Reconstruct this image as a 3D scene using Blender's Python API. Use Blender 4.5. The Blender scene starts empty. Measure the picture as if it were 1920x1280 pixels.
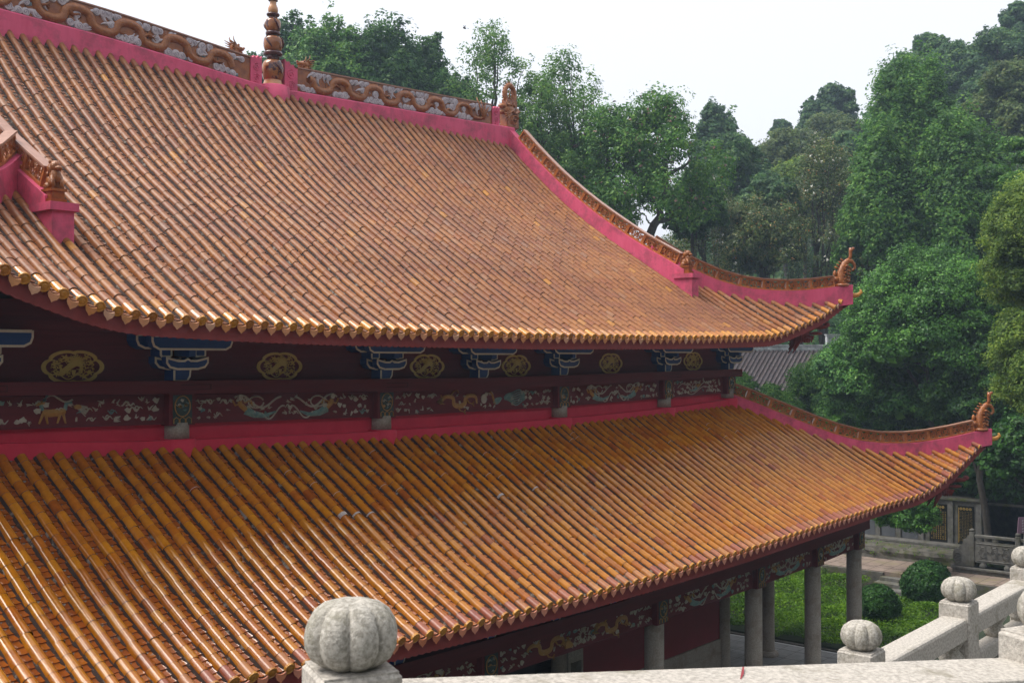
import bpy, math, random
import numpy as np
from mathutils import Vector, Matrix
R_ = math.radians
rnd = random.Random(7)
# ------------------------------------------------------------------ camera, light
CAM = Vector((-19.95, -18.03, 0.0))
YAW, PITCH, FPX = 0.6992, 0.0141, 2070.7
FW = Vector((math.cos(YAW)*math.cos(PITCH), math.sin(YAW)*math.cos(PITCH), math.sin(PITCH)))
RT = Vector((math.sin(YAW), -math.cos(YAW), 0)); UP = RT.cross(FW)
sc = bpy.context.scene
COL = sc.collection
cd = bpy.data.cameras.new('camera'); cam = bpy.data.objects.new('camera', cd); COL.objects.link(cam)
m3 = Matrix((RT, UP, -FW)).transposed(); cam.matrix_world = Matrix.Translation(CAM) @ m3.to_4x4()
cd.sensor_width = 36; cd.lens = FPX*36/1920; cd.clip_start = .1; cd.clip_end = 3000
cd.dof.use_dof = True; cd.dof.focus_distance = 24; cd.dof.aperture_fstop = 8
sc.camera = cam
SUN = Vector((-.30, .38, .86)).normalized()
w = bpy.data.worlds.new('World'); sc.world = w; w.use_nodes = True
nt = w.node_tree; nt.nodes.clear()
sky = nt.nodes.new('ShaderNodeTexSky'); sky.sky_type = 'NISHITA'; sky.sun_disc = False
sky.sun_elevation = math.asin(SUN.z); sky.sun_rotation = math.atan2(SUN.x, SUN.y)
sky.dust_density = 6; sky.air_density = 1.2; sky.ozone_density = 1
hs = nt.nodes.new('ShaderNodeHueSaturation'); hs.inputs['Saturation'].default_value = .28
bg = nt.nodes.new('ShaderNodeBackground'); bg.inputs['Strength'].default_value = .13
wo = nt.nodes.new('ShaderNodeOutputWorld')
nt.links.new(sky.outputs[0], hs.inputs['Color']); ov = nt.nodes.new('ShaderNodeMix'); ov.data_type = 'RGBA'; ov.inputs[0].default_value = .6; ov.inputs[7].default_value = (8.45, 8.5, 9.1, 1)
nt.links.new(hs.outputs[0], ov.inputs[6]); nt.links.new(ov.outputs[2], bg.inputs[0]); nt.links.new(bg.outputs[0], wo.inputs[0])
sl = bpy.data.lights.new('sun', 'SUN'); sl.energy = 3.0; sl.angle = R_(34); sl.color = (1, .95, .87)
so = bpy.data.objects.new('sun', sl); COL.objects.link(so)
so.rotation_euler = (-SUN).to_track_quat('-Z', 'Y').to_euler()
sc.view_settings.view_transform = 'Standard'; sc.view_settings.look = 'None'; sc.view_settings.gamma = 1
sc.view_settings.exposure = 0.42
sc.cycles.max_bounces = 6; sc.cycles.diffuse_bounces = 3; sc.cycles.glossy_bounces = 3
sc.cycles.transmission_bounces = 3; sc.cycles.volume_bounces = 0; sc.cycles.transparent_max_bounces = 6
sc.cycles.volume_step_rate = 4

# ------------------------------------------------------------------ materials
def _mat(name):
    m = bpy.data.materials.new(name); m.use_nodes = True; t = m.node_tree
    return m, t, t.nodes['Principled BSDF']
def c4(c): return (c[0], c[1], c[2], 1)
def ramp(t, stops, interp='LINEAR'):
    r = t.nodes.new('ShaderNodeValToRGB'); r.color_ramp.interpolation = interp
    e = r.color_ramp.elements
    e[0].position, e[0].color = stops[0][0], c4(stops[0][1])
    e[1].position, e[1].color = stops[1][0], c4(stops[1][1])
    for p, c in stops[2:]:
        x = e.new(p); x.color = c4(c)
    return r
def noise(t, scale, detail=4, rough=.6, stretch=None):
    n = t.nodes.new('ShaderNodeTexNoise'); n.inputs['Scale'].default_value = scale
    n.inputs['Detail'].default_value = detail; n.inputs['Roughness'].default_value = rough
    tc = t.nodes.new('ShaderNodeTexCoord')
    if stretch:
        mp = t.nodes.new('ShaderNodeMapping'); mp.inputs['Scale'].default_value = stretch
        t.links.new(tc.outputs['Object'], mp.inputs[0]); t.links.new(mp.outputs[0], n.inputs['Vector'])
    else: t.links.new(tc.outputs['Object'], n.inputs['Vector'])
    return n
def mix(t, fac, a, b, mode='MIX'):
    x = t.nodes.new('ShaderNodeMix'); x.data_type = 'RGBA'; x.blend_type = mode
    for s, v in ((0, fac), (6, a), (7, b)):
        if isinstance(v, (int, float)): x.inputs[s].default_value = v
        elif isinstance(v, tuple): x.inputs[s].default_value = c4(v)
        else: t.links.new(v, x.inputs[s])
    return x.outputs[2]
def addbump(t, b, scale, strength, dist=.02, stretch=None):
    n = noise(t, scale, 5, .65, stretch); bp = t.nodes.new('ShaderNodeBump')
    bp.inputs['Strength'].default_value = strength; bp.inputs['Distance'].default_value = dist
    t.links.new(n.outputs[0], bp.inputs['Height']); t.links.new(bp.outputs[0], b.inputs['Normal'])
def M(name, a, b=None, scale=4, rough=.6, bump=0, bscale=30, spec=None, lo=.35, hi=.65, stretch=None, dirt=None, dscale=2, dlo=.5, dhi=.7, bdist=.02, metal=0):
    m, t, p = _mat(name); p.inputs['Roughness'].default_value = rough; p.inputs['Metallic'].default_value = metal
    if spec is not None: p.inputs['Specular IOR Level'].default_value = spec
    if b is None: p.inputs['Base Color'].default_value = c4(a)
    else:
        n = noise(t, scale, 6, .65, stretch); r = ramp(t, [(lo, a), (hi, b)]); t.links.new(n.outputs[0], r.inputs[0]); out = r.outputs[0]
        if dirt:
            n2 = noise(t, dscale, 6, .7); r2 = ramp(t, [(dlo, (0,0,0)), (dhi, (1,1,1))]); t.links.new(n2.outputs[0], r2.inputs[0])
            out = mix(t, r2.outputs[0], out, dirt)
        t.links.new(out, p.inputs['Base Color'])
    if bump: addbump(t, p, bscale, bump, bdist, stretch)
    return m
def island(name, stops, rough=(.15,.3), dirt=None, dlo=.56, dhi=.66, dscale=14, bump=.15, bscale=20, coat=0, big=None):
    """every separate tile its own firing colour"""
    m, t, p = _mat(name)
    g = t.nodes.new('ShaderNodeNewGeometry'); r = ramp(t, stops, 'LINEAR'); t.links.new(g.outputs['Random Per Island'], r.inputs[0]); out = r.outputs[0]
    n = noise(t, 9, 5, .7); r1 = ramp(t, [(.3, (.76,.73,.73)), (.7, (1.12,1.10,1.06))]); t.links.new(n.outputs[0], r1.inputs[0])
    out = mix(t, 1.0, out, r1.outputs[0], 'MULTIPLY')
    if big:
        n3 = noise(t, .55, 3, .5); r3 = ramp(t, [(.38, big[0]), (.62, big[1])]); t.links.new(n3.outputs[0], r3.inputs[0])
        out = mix(t, 1.0, out, r3.outputs[0], 'MULTIPLY')
    if dirt:
        n2 = noise(t, dscale, 6, .75); r2 = ramp(t, [(dlo, (0,0,0)), (dhi, (1,1,1))]); t.links.new(n2.outputs[0], r2.inputs[0])
        out = mix(t, r2.outputs[0], out, dirt)
        rr = t.nodes.new('ShaderNodeMapRange'); rr.inputs[3].default_value = rough[0]; rr.inputs[4].default_value = .8
        t.links.new(r2.outputs[0], rr.inputs[0]); t.links.new(rr.outputs[0], p.inputs['Roughness'])
    else:
        n2 = noise(t, 6, 3); rr = t.nodes.new('ShaderNodeMapRange'); rr.inputs[3].default_value = rough[0]; rr.inputs[4].default_value = rough[1]
        t.links.new(n2.outputs[0], rr.inputs[0]); t.links.new(rr.outputs[0], p.inputs['Roughness'])
    t.links.new(out, p.inputs['Base Color'])
    if rough[0] > .35: p.inputs['Specular IOR Level'].default_value = .26
    elif rough[0] < .0585: p.inputs['Specular IOR Level'].default_value = .5
    if coat: p.inputs['Coat Weight'].default_value = coat; p.inputs['Coat Roughness'].default_value = .08
    if bump: addbump(t, p, bscale, bump, .01)
    return m
def leafmat(name, stops, trans=.45, rough=.45):
    m, t, p = _mat(name)
    g = t.nodes.new('ShaderNodeNewGeometry'); r = ramp(t, stops); t.links.new(g.outputs['Random Per Island'], r.inputs[0])
    n = noise(t, .6, 3, .6); r1 = ramp(t, [(.36, (.55,.62,.62)), (.64, (1.45,1.38,1.0))]); t.links.new(n.outputs[0], r1.inputs[0])
    out = mix(t, 1.0, r.outputs[0], r1.outputs[0], 'MULTIPLY')
    t.links.new(out, p.inputs['Base Color']); p.inputs['Roughness'].default_value = rough
    p.inputs['Specular IOR Level'].default_value = .18
    tr = t.nodes.new('ShaderNodeBsdfTranslucent'); t.links.new(out, tr.inputs[0])
    ms = t.nodes.new('ShaderNodeMixShader'); ms.inputs[0].default_value = trans
    o = t.nodes['Material Output']; t.links.new(p.outputs[0], ms.inputs[1]); t.links.new(tr.outputs[0], ms.inputs[2]); t.links.new(ms.outputs[0], o.inputs[0])
    return m
MT = {}
GREYM = (.20,.18,.155)
MT['ub'] = island('weathered_barrel_tile', [(0,(.285,.108,.032)),(.2,(.245,.085,.034)),(.36,(.30,.118,.034)),(.55,(.28,.106,.030)),(.75,(.25,.090,.034)),(.92,(.31,.126,.036)),(.98,(.27,.13,.07)),(1,(.44,.19,.024))], (.42,.58), GREYM, .70, .76, 10, .2, big=((.85,.82,.9),(1.1,1.08,1.0)))
MT['up'] = island('weathered_pan_tile', [(0,(.20,.068,.022)),(.5,(.14,.048,.022)),(1,(.25,.09,.025))], (.4,.55), GREYM, .60, .68, 7, .2)
MT['ue'] = island('amber_eave_tile', [(0,(.50,.19,.03)),(.4,(.40,.15,.04)),(.7,(.60,.26,.03)),(1,(.36,.17,.08))], (.18,.3), GREYM, .66, .72, 9, .15)
MT['lb'] = island('glazed_barrel_tile', [(0,(.43,.150,.006)),(.3,(.47,.180,.009)),(.45,(.38,.115,.006)),(.65,(.45,.165,.008)),(.82,(.36,.10,.008)),(.94,(.48,.19,.012)),(1,(.28,.065,.008))], (.058,.32), (.33,.17,.10), .72, .8, 12, .10, 9)
MT['lp'] = island('glazed_pan_tile', [(0,(.34,.09,.012)),(.5,(.26,.065,.012)),(1,(.40,.12,.012))], (.07,.2), GREYM, .62, .68, 8, .25, 12)
MT['le'] = island('pinkish_eave_tile', [(0,(.30,.085,.045)),(.45,(.36,.12,.06)),(.7,(.46,.20,.05)),(1,(.27,.075,.05))], (.2,.3), None, bump=.1)
MT['cap'] = island('amber_tile_cap', [(0,(.55,.25,.03)),(.6,(.62,.29,.04)),(1,(.42,.16,.02))], (.2,.35), None, bump=.5, bscale=45)
MT['drip'] = island('orange_drip_tile', [(0,(.55,.24,.08)),(.4,(.62,.28,.14)),(.8,(.52,.20,.05)),(1,(.62,.36,.24))], (.3,.5), None, bump=.8, bscale=45)
MT['drip2'] = island('salmon_drip_tile', [(0,(.62,.24,.16)),(.5,(.68,.29,.20)),(1,(.55,.18,.08))], (.3,.5), None, bump=.8, bscale=45)
MT['mortar'] = M('mortar', (.09,.08,.07), (.26,.24,.21), 18, .9, .5)
MT['bedding'] = M('tile_bedding', (.03,.014,.009), (.20,.175,.145), 5, .9, .4, lo=.57, hi=.66)
MT['joint'] = M('dark_joint', (.03,.018,.012), rough=.9)
MT['core'] = M('tile_core', (.11,.042,.018), rough=.8)
MT['pink'] = M('rose_plaster', (.62,.070,.155), (.70,.095,.195), 1.6, .75, .25, 60, stretch=(3,3,.6), dirt=(.25,.05,.075), dscale=1.6, dlo=.47, dhi=.74, bdist=.01)
MT['rose'] = M('crimson_plaster', (.56,.012,.05), (.64,.022,.065), 2, .7, .2, 60)
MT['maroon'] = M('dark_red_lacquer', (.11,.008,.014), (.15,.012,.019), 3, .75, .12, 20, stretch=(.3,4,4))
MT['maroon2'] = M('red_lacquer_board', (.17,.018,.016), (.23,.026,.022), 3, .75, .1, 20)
MT['oxblood'] = M('oxblood_wall', (.20,.012,.018), (.24,.018,.024), 2, .65, .15, 30)
MT['blue'] = M('blue_paint', (.004,.045,.22), (.006,.06,.27), 4, .5)
MT['cream'] = M('cream_paint', (.72,.64,.54), (.82,.75,.65), 8, .6)
MT['gold'] = M('dull_gold_paint', (.62,.42,.10), (.70,.49,.13), 6, .45)
MT['relief'] = M('pale_relief', (.38,.345,.285), (.50,.46,.385), 9, .6)
MT['ochre'] = M('ochre_relief', (.36,.18,.04), (.46,.25,.06), 20, .5, .4, 80)
MT['teal'] = M('teal_relief', (.09,.20,.21), (.22,.34,.31), 12, .5)
MT['tealD'] = M('dark_teal_paint', (.012,.03,.032), (.03,.055,.05), 20, .6)
MT['glaze'] = M('brown_glaze', (.20,.052,.014), (.33,.105,.022), 5, .18, .3, 25)
MT['glaze2'] = M('scaly_brown_glaze', (.22,.060,.010), (.36,.12,.020), 9, .25, .9, 30)
MT['glazed'] = M('dark_brown_glaze', (.045,.012,.016), (.10,.028,.02), 5, .15, .2, 25)
MT['jar'] = M('amber_jar_glaze', (.20,.06,.018), (.34,.13,.03), 3.5, .12, .1, 10, dirt=(.055,.014,.016), dscale=2.6, dlo=.53, dhi=.57)
MT['tan'] = M('tan_glaze', (.46,.22,.09), (.55,.28,.13), 5, .2)
MT['lav'] = M('lavender_white_glaze', (.42,.36,.385), (.56,.50,.53), 6, .25, .2, 20)
MT['collar'] = M('lime_mortar', (.34,.28,.25), (.5,.44,.41), 30, .8)
MT['lavd'] = M('grey_glaze_line', (.20,.16,.19), rough=.3)
MT['tealg'] = M('blue_grey_glaze', (.10,.16,.20), (.2,.26,.28), 8, .25)
MT['lattice'] = M('pierced_brown_glaze', (.32,.095,.02), (.50,.17,.035), 10, .3, .5, 40)
MT['coping'] = M('coping_tile', (.30,.14,.085), (.40,.21,.14), 6, .3)
MT['granite'] = M('granite', (.30,.275,.24), (.51,.47,.415), 42, .85, .45, 90, dirt=(.19,.17,.12), dscale=2.2, dlo=.56, dhi=.72, lo=.38, hi=.6)
MT['granite2'] = M('mottled_granite', (.27,.25,.21), (.50,.465,.41), 46, .85, .6, 80, dirt=(.22,.205,.145), dscale=7, dlo=.5, dhi=.75, lo=.4, hi=.6)
MT['column'] = M('column_granite', (.25,.225,.19), (.40,.355,.30), 26, .8, .3, 60, dirt=(.16,.11,.075), dscale=1.3, dlo=.5, dhi=.75)
MT['paver'] = M('grey_paver', (.15,.15,.145), (.22,.215,.205), 3, .8, .2, 20)
MT['kerb'] = M('pale_kerb', (.5,.5,.48), rough=.8)
MT['black'] = M('void', (.004,.003,.003), rough=.9)
MT['stoneD'] = M('dark_mossy_stone', (.045,.042,.036), (.13,.12,.10), 3, .9, .8, 12, dirt=(.07,.08,.02), dscale=1.4, dlo=.5, dhi=.62)
MT['stoneM'] = M('grey_weathered_stone', (.085,.082,.075), (.165,.158,.142), 4, .9, .5, 20, dirt=(.07,.07,.035), dscale=1.1, dlo=.5, dhi=.66)
MT['slate'] = M('smooth_slate', (.07,.078,.09), (.11,.115,.125), 2, .5, .1, 20)
MT['plaque'] = M('black_plaque', (.008,.008,.009), (.014,.014,.014), 3, .25)
MT['goldtxt'] = M('gold_lettering', (.34,.23,.06), rough=.4)
MT['path'] = M('pink_sandstone', (.18,.135,.11), (.26,.20,.165), 2.5, .9, .3, 14, dirt=(.20,.18,.08), dscale=.5, dlo=.52, dhi=.7)
MT['soil'] = M('soil', (.035,.03,.018), (.075,.06,.035), 3, .95, .8, 8)
MT['slope'] = M('dark_blocker_slope', (.010,.018,.008), (.022,.035,.014), .4, .95, 1, 2)  # for the added slope that blocks sky light
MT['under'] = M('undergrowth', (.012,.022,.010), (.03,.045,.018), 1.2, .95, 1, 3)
MT['bark'] = M('bark', (.035,.028,.022), (.07,.058,.045), 6, .9, .6, 20)
MT['greytile'] = island('grey_clay_tile', [(0,(.13,.11,.12)),(.5,(.19,.165,.17)),(1,(.15,.12,.125))], (.6,.8), None, bump=.3)
MT['white'] = M('aged_whitewash', (.36,.38,.40), (.62,.63,.64), 3, .85, .2, 20, dirt=(.2,.21,.22), dscale=1.6, dlo=.5, dhi=.7)
MT['purple'] = M('purple_sign', (.16,.09,.13), rough=.5)
MT['bird'] = M('bird_feathers', (.05,.045,.04), rough=.8)
# leaves
MT['l_dark'] = leafmat('dark_camphor_leaf', [(0,(0.024,0.074,0.030)),(.5,(0.047,0.128,0.041)),(1,(0.101,0.203,0.054))])
MT['l_mid'] = leafmat('green_leaf', [(0,(0.045,0.128,0.038)),(.5,(0.075,0.195,0.045)),(1,(0.165,0.300,0.068))])
MT['l_airy'] = leafmat('pale_green_leaf', [(0,(0.072,0.168,0.060)),(.5,(0.108,0.228,0.072)),(1,(0.192,0.312,0.096))], .5)
MT['l_hazy'] = leafmat('haze_tinted_leaf', [(0,(0.045,0.112,0.060)),(.6,(0.075,0.165,0.075)),(1,(0.150,0.240,0.090))])  # distance haze put into the leaf colour, paler and bluer
MT['l_mag'] = leafmat('bronze_green_leaf', [(0,(0.042,0.081,0.033)),(.5,(0.084,0.138,0.048)),(.8,(0.154,0.200,0.075)),(.96,(0.266,0.263,0.120)),(1,(0.420,0.175,0.060))], .25, .3)
_x = leafmat('bronze_green_leaf', [(0,(0.030,0.060,0.024)),(.45,(0.068,0.105,0.033)),(.75,(0.150,0.180,0.060)),(.93,(0.240,0.255,0.105)),(1,(0.450,0.150,0.045))], .2, .3)
MT['l_dome'] = leafmat('glossy_green_leaf', [(0,(0.029,0.094,0.023)),(.5,(0.058,0.167,0.032)),(1,(0.123,0.275,0.051))], .3, .35)
MT['l_big'] = leafmat('broad_green_leaf', [(0,(0.040,0.136,0.045)),(.5,(0.080,0.216,0.056)),(1,(0.192,0.384,0.112))], .35, .35)
MT['l_yel'] = leafmat('yellow_green_leaf', [(0,(.07,.14,.025)),(.5,(.13,.22,.045)),(1,(.27,.36,.08))], .5)
MT['l_brown'] = leafmat('olive_leaf', [(0,(.06,.11,.045)),(.6,(.11,.165,.06)),(1,(.18,.21,.08))])
_x = leafmat('brownish_leaf', [(0,(0.084,0.084,0.036)),(.6,(0.156,0.132,0.054)),(1,(0.228,0.192,0.072))])
MT['l_hedge'] = leafmat('hedge_leaf', [(0,(.05,.13,.01)),(.5,(.09,.20,.014)),(1,(.17,.30,.03))], .4)
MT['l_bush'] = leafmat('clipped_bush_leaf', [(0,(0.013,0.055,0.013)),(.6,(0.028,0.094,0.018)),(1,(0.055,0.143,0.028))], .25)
MT['seed'] = M('pink_seed_head', (.22,.12,.11), (.3,.17,.15), 5, .8)
MT['blossom'] = M('white_blossom', (.7,.68,.6), rough=.6)

# ------------------------------------------------------------------ mesh builder
class MB:
    def __init__(s): s.v = []; s.f = []; s.m = []; s.n = 0; s.mats = []; s.sm = []
    def mi(s, name):
        if name not in s.mats: s.mats.append(name)
        return s.mats.index(name)
    def add(s, vs, fs, mat, smooth=False):
        i = s.mi(mat); o = s.n
        s.v.extend([tuple(p) for p in vs]); s.n += len(vs)
        for f in fs: s.f.append([k+o for k in f]); s.m.append(i); s.sm.append(smooth)
    def box(s, lo, hi, mat):
        x0,y0,z0 = lo; x1,y1,z1 = hi
        s.add([(x0,y0,z0),(x1,y0,z0),(x1,y1,z0),(x0,y1,z0),(x0,y0,z1),(x1,y0,z1),(x1,y1,z1),(x0,y1,z1)],
              [(0,3,2,1),(4,5,6,7),(0,1,5,4),(1,2,6,5),(2,3,7,6),(3,0,4,7)], mat)
    def obox(s, o, ex, ey, ez, mat):   # oriented box from corner o
        o, ex, ey, ez = map(Vector, (o, ex, ey, ez)); P = []
        for c in ((0,0,0),(1,0,0),(1,1,0),(0,1,0),(0,0,1),(1,0,1),(1,1,1),(0,1,1)): P.append(o+ex*c[0]+ey*c[1]+ez*c[2])
        s.add(P, [(0,3,2,1),(4,5,6,7),(0,1,5,4),(1,2,6,5),(2,3,7,6),(3,0,4,7)], mat)
    def bevbox(s, lo, hi, b, mat):     # box with chamfered edges
        x0,y0,z0 = lo; x1,y1,z1 = hi; rings = []
        for z, i in ((z0,b),(z0+b,0),(z1-b,0),(z1,b)):
            a,c,d,e = x0+i, x1-i, y0+i, y1-i; k = b
            rings.append([(a+k,d,z),(c-k,d,z),(c,d+k,z),(c,e-k,z),(c-k,e,z),(a+k,e,z),(a,e-k,z),(a,d+k,z)])
        V = [p for r in rings for p in r]; F = []
        for r in range(3):
            for j in range(8): F.append((r*8+j, r*8+(j+1)%8, r*8+8+(j+1)%8, r*8+8+j))
        F.append(tuple(range(7,-1,-1))); F.append(tuple(range(24,32)))
        s.add(V, F, mat)
    def plate(s, poly, o, ex, ez, ey, mat, side=None):  # 2D polygon extruded along ey from o
        o, ex, ez, ey = map(Vector, (o, ex, ez, ey)); n = len(poly)
        A = [o+ex*x+ez*z for x, z in poly]; B = [p+ey for p in A]
        s.add(A+B, [tuple(range(n)), tuple(range(2*n-1, n-1, -1))]+[(i, i+n, (i+1)%n+n, (i+1)%n) for i in range(n)], mat)
    def ribbon(s, pts, wd, o, ex, ez, ey, mat):   # flat raised ribbon along 2D points; ey=height of relief
        o, ex, ez, ey = map(Vector, (o, ex, ez, ey)); n = len(pts); V = []
        for i, (x, z) in enumerate(pts):
            a = pts[max(0,i-1)]; b = pts[min(n-1,i+1)]; dx, dz = b[0]-a[0], b[1]-a[1]; l = math.hypot(dx,dz) or 1
            w_ = wd(i/(n-1)) if callable(wd) else wd; nx, nz = -dz/l*w_/2, dx/l*w_/2
            L = o+ex*(x+nx)+ez*(z+nz); C = o+ex*x+ez*z+ey; Rr = o+ex*(x-nx)+ez*(z-nz)
            V += [L, L*.35+C*.65+ey*.1, C, Rr*.35+C*.65+ey*.1, Rr]
        F = []
        for i in range(n-1):
            for j in range(4): F.append((i*5+j, i*5+j+1, i*5+6+j, i*5+5+j))
        s.add(V, F, mat, True)
    def tube(s, pts, rad, mat, seg=8, caps=True):
        pts = [Vector(p) for p in pts]; n = len(pts); V = []; up = Vector((0,0,1))
        for i, p in enumerate(pts):
            t = (pts[min(n-1,i+1)]-pts[max(0,i-1)]); t = t.normalized() if t.length > 1e-9 else Vector((0,0,1))
            if i == 0: a = t.cross(up if abs(t.z) < .95 else Vector((1,0,0))).normalized()
            else: a = (a - t*a.dot(t)).normalized()
            b = t.cross(a); r = rad(i/(n-1)) if callable(rad) else (rad[i] if isinstance(rad, (list,tuple)) else rad)
            for k in range(seg):
                th = 2*math.pi*k/seg; V.append(p+a*(math.cos(th)*r)+b*(math.sin(th)*r))
        F = [(i*seg+k, i*seg+(k+1)%seg, (i+1)*seg+(k+1)%seg, (i+1)*seg+k) for i in range(n-1) for k in range(seg)]
        if caps: F += [tuple(range(seg-1,-1,-1)), tuple(range((n-1)*seg, n*seg))]
        s.add(V, F, mat, True)
    def lathe(s, prof, c, mat, seg=24, lobes=0, depth=0):
        V = []; n = len(prof); cx, cy, cz = c
        for r, z in prof:
            for k in range(seg):
                th = 2*math.pi*k/seg; q = r
                if lobes: q = r*(1-depth*(1-abs(math.sin(lobes*th/2))**.55))
                V.append((cx+q*math.cos(th), cy+q*math.sin(th), cz+z))
        F = [(i*seg+k, i*seg+(k+1)%seg, (i+1)*seg+(k+1)%seg, (i+1)*seg+k) for i in range(n-1) for k in range(seg)]
        F += [tuple(range(seg-1,-1,-1)), tuple(range((n-1)*seg, n*seg))]
        s.add(V, F, mat, True)
    def blob(s, c, r, mat, seg=10, rings=7, rot=None):
        V = []; F = []; c = Vector(c)
        for i in range(rings+1):
            ph = math.pi*i/rings
            for k in range(seg):
                th = 2*math.pi*k/seg; p = Vector((r[0]*math.sin(ph)*math.cos(th), r[1]*math.sin(ph)*math.sin(th), r[2]*math.cos(ph)))
                if rot: p = rot @ p
                V.append(c+p)
        for i in range(rings):
            for k in range(seg): F.append((i*seg+k, i*seg+(k+1)%seg, (i+1)*seg+(k+1)%seg, (i+1)*seg+k))
        s.add(V, F, mat, True)
    def strip(s, path, th, zb, zt, mat, side=None):   # vertical wall along a plan path with sloping bottom/top
        n = len(path); V = []
        for i in range(n):
            x, y = path[i]; a = path[max(0,i-1)]; b = path[min(n-1,i+1)]; dx, dy = b[0]-a[0], b[1]-a[1]; l = math.hypot(dx,dy)
            nx, ny = -dy/l*th/2, dx/l*th/2
            V += [(x+nx,y+ny,zb[i]),(x+nx,y+ny,zt[i]),(x-nx,y-ny,zt[i]),(x-nx,y-ny,zb[i])]
        F = [(i*4+k, i*4+(k+1)%4, i*4+4+(k+1)%4, i*4+4+k) for i in range(n-1) for k in range(4)]
        F += [(0,1,2,3), ((n-1)*4+3,(n-1)*4+2,(n-1)*4+1,(n-1)*4)]
        s.add(V, F, mat)
    def build(s, name, parent=None, origin=None, local=False):
        me = bpy.data.meshes.new(name)
        o_ = Vector(origin) if origin is not None else Vector((0,0,0))
        if origin is not None: s.v = [(p[0]-o_.x, p[1]-o_.y, p[2]-o_.z) for p in s.v]
        me.from_pydata(s.v, [], s.f)
        for n_ in s.mats: me.materials.append(MT[n_])
        me.polygons.foreach_set('material_index', s.m); me.polygons.foreach_set('use_smooth', s.sm); me.update()
        ob = bpy.data.objects.new(name, me); COL.objects.link(ob); ob.location = o_
        if parent:
            ob.parent = parent
            if not local: ob.matrix_parent_inverse = Matrix.Translation(parent.location).inverted()
        return ob
def tag(o, label=None, cat=None, group=None, kind=None):
    if label: o['label'] = label
    if cat: o['category'] = cat
    if group: o['group'] = group
    if kind: o['kind'] = kind
    return o
def thing(name, label, cat, loc, group=None):
    o = bpy.data.objects.new(name, None); COL.objects.link(o); o.location = loc; o.empty_display_size = .3
    return tag(o, label, cat, group)
def interp(x, tab):
    if x <= tab[0][0]: return tab[0][1]
    for (a, b), (c, d) in zip(tab, tab[1:]):
        if x <= c: return b+(d-b)*(x-a)/(c-a)
    (a, b), (c, d) = tab[-2:]; return d+(d-b)/(c-a)*(x-c)
def smoothtab(tab, n=40):      # Catmull-Rom resampling of a table
    out = []
    for i in range(len(tab)-1):
        p0 = tab[max(0,i-1)]; p1 = tab[i]; p2 = tab[i+1]; p3 = tab[min(len(tab)-1,i+2)]
        for k in range(8):
            t = k/8; h = p2[0]-p1[0]
            m1 = (p2[1]-p0[1])/(p2[0]-p0[0])*h; m2 = (p3[1]-p1[1])/(p3[0]-p1[0])*h
            out.append((p1[0]+h*t, (2*t**3-3*t*t+1)*p1[1]+(t**3-2*t*t+t)*m1+(-2*t**3+3*t*t)*p2[1]+(t**3-t*t)*m2))
    out.append(tab[-1]); return out

# ------------------------------------------------------------------ roof surfaces
W3 = 3.14; X0, X1, X2 = 3.2, 8.33, 12.16; X3 = X2+W3
HC = 12.165; XR = 10.46; YR = 7.7; TIP1, TIP2 = 15.25, 18.66
UP_PROF = smoothtab([(-3.4,-.20),(-2.1,.46),(-1.0,1.08),(.18,1.82),(.87,2.29),(1.88,2.95),(2.93,3.64),(4.03,4.42),(5.16,5.33),(6.34,6.38),(7.7,7.66)])
UP_LIFT = smoothtab([(0,0),(6,.04),(9.3,.1),(10.36,.14),(11.3,.22),(12.1,.40),(12.94,.70),(13.37,.87),(13.96,1.14),(14.42,1.42),(14.96,1.80),(15.3,2.04),(16.2,2.8)])
LO_PROF = smoothtab([(-7.2,-5.55),(-6.2,-5.12),(-5.24,-4.68),(-4.25,-4.17),(-3.34,-3.66),(-2.74,-3.29),(-2.05,-2.87),(-1.45,-2.5),(-.8,-2.12),(-.2,-1.72),(.6,-1.2)])
LO_LIFT = smoothtab([(0,0),(4,.03),(8,.12),(11.4,.2),(13.3,.29),(14.3,.38),(14.9,.48),(15.4,.62),(16,.83),(16.54,1.1),(17.04,1.4),(17.62,1.8),(18.14,2.2),(18.6,2.52),(19.5,3.2)])
def up_ye(x):
    a = abs(x); a = a+.4 if x < 0 else a
    t = max(0, (a-9.3)/5.9); return -2.1-.92*t*t
def lo_ye(x): t = max(0, (abs(x)-11.5)/7.11); return -5.24-1.21*t*t
def up_z(x, y):
    a = abs(x)+(.9*min(1, max(0, (abs(x)-6)/3)) if x < 0 else 0)
    if a > 15.3: a = 15.3+(a-15.3)*.6
    l = interp(a, UP_LIFT); wgt = 1 if abs(x) > XR else min(1, max(0, (5.5-y)/5))
    return interp(y, UP_PROF)+l*wgt
def lo_z(x, y): return interp(y, LO_PROF)+interp(abs(x), LO_LIFT)
ident = lambda x, y, z: (x, y, z)
def tmir(f):  # side slope: mirror in the 45 degree line through the corner, then f
    return lambda x, y, z: f(HC-y, HC-x, z)
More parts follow.
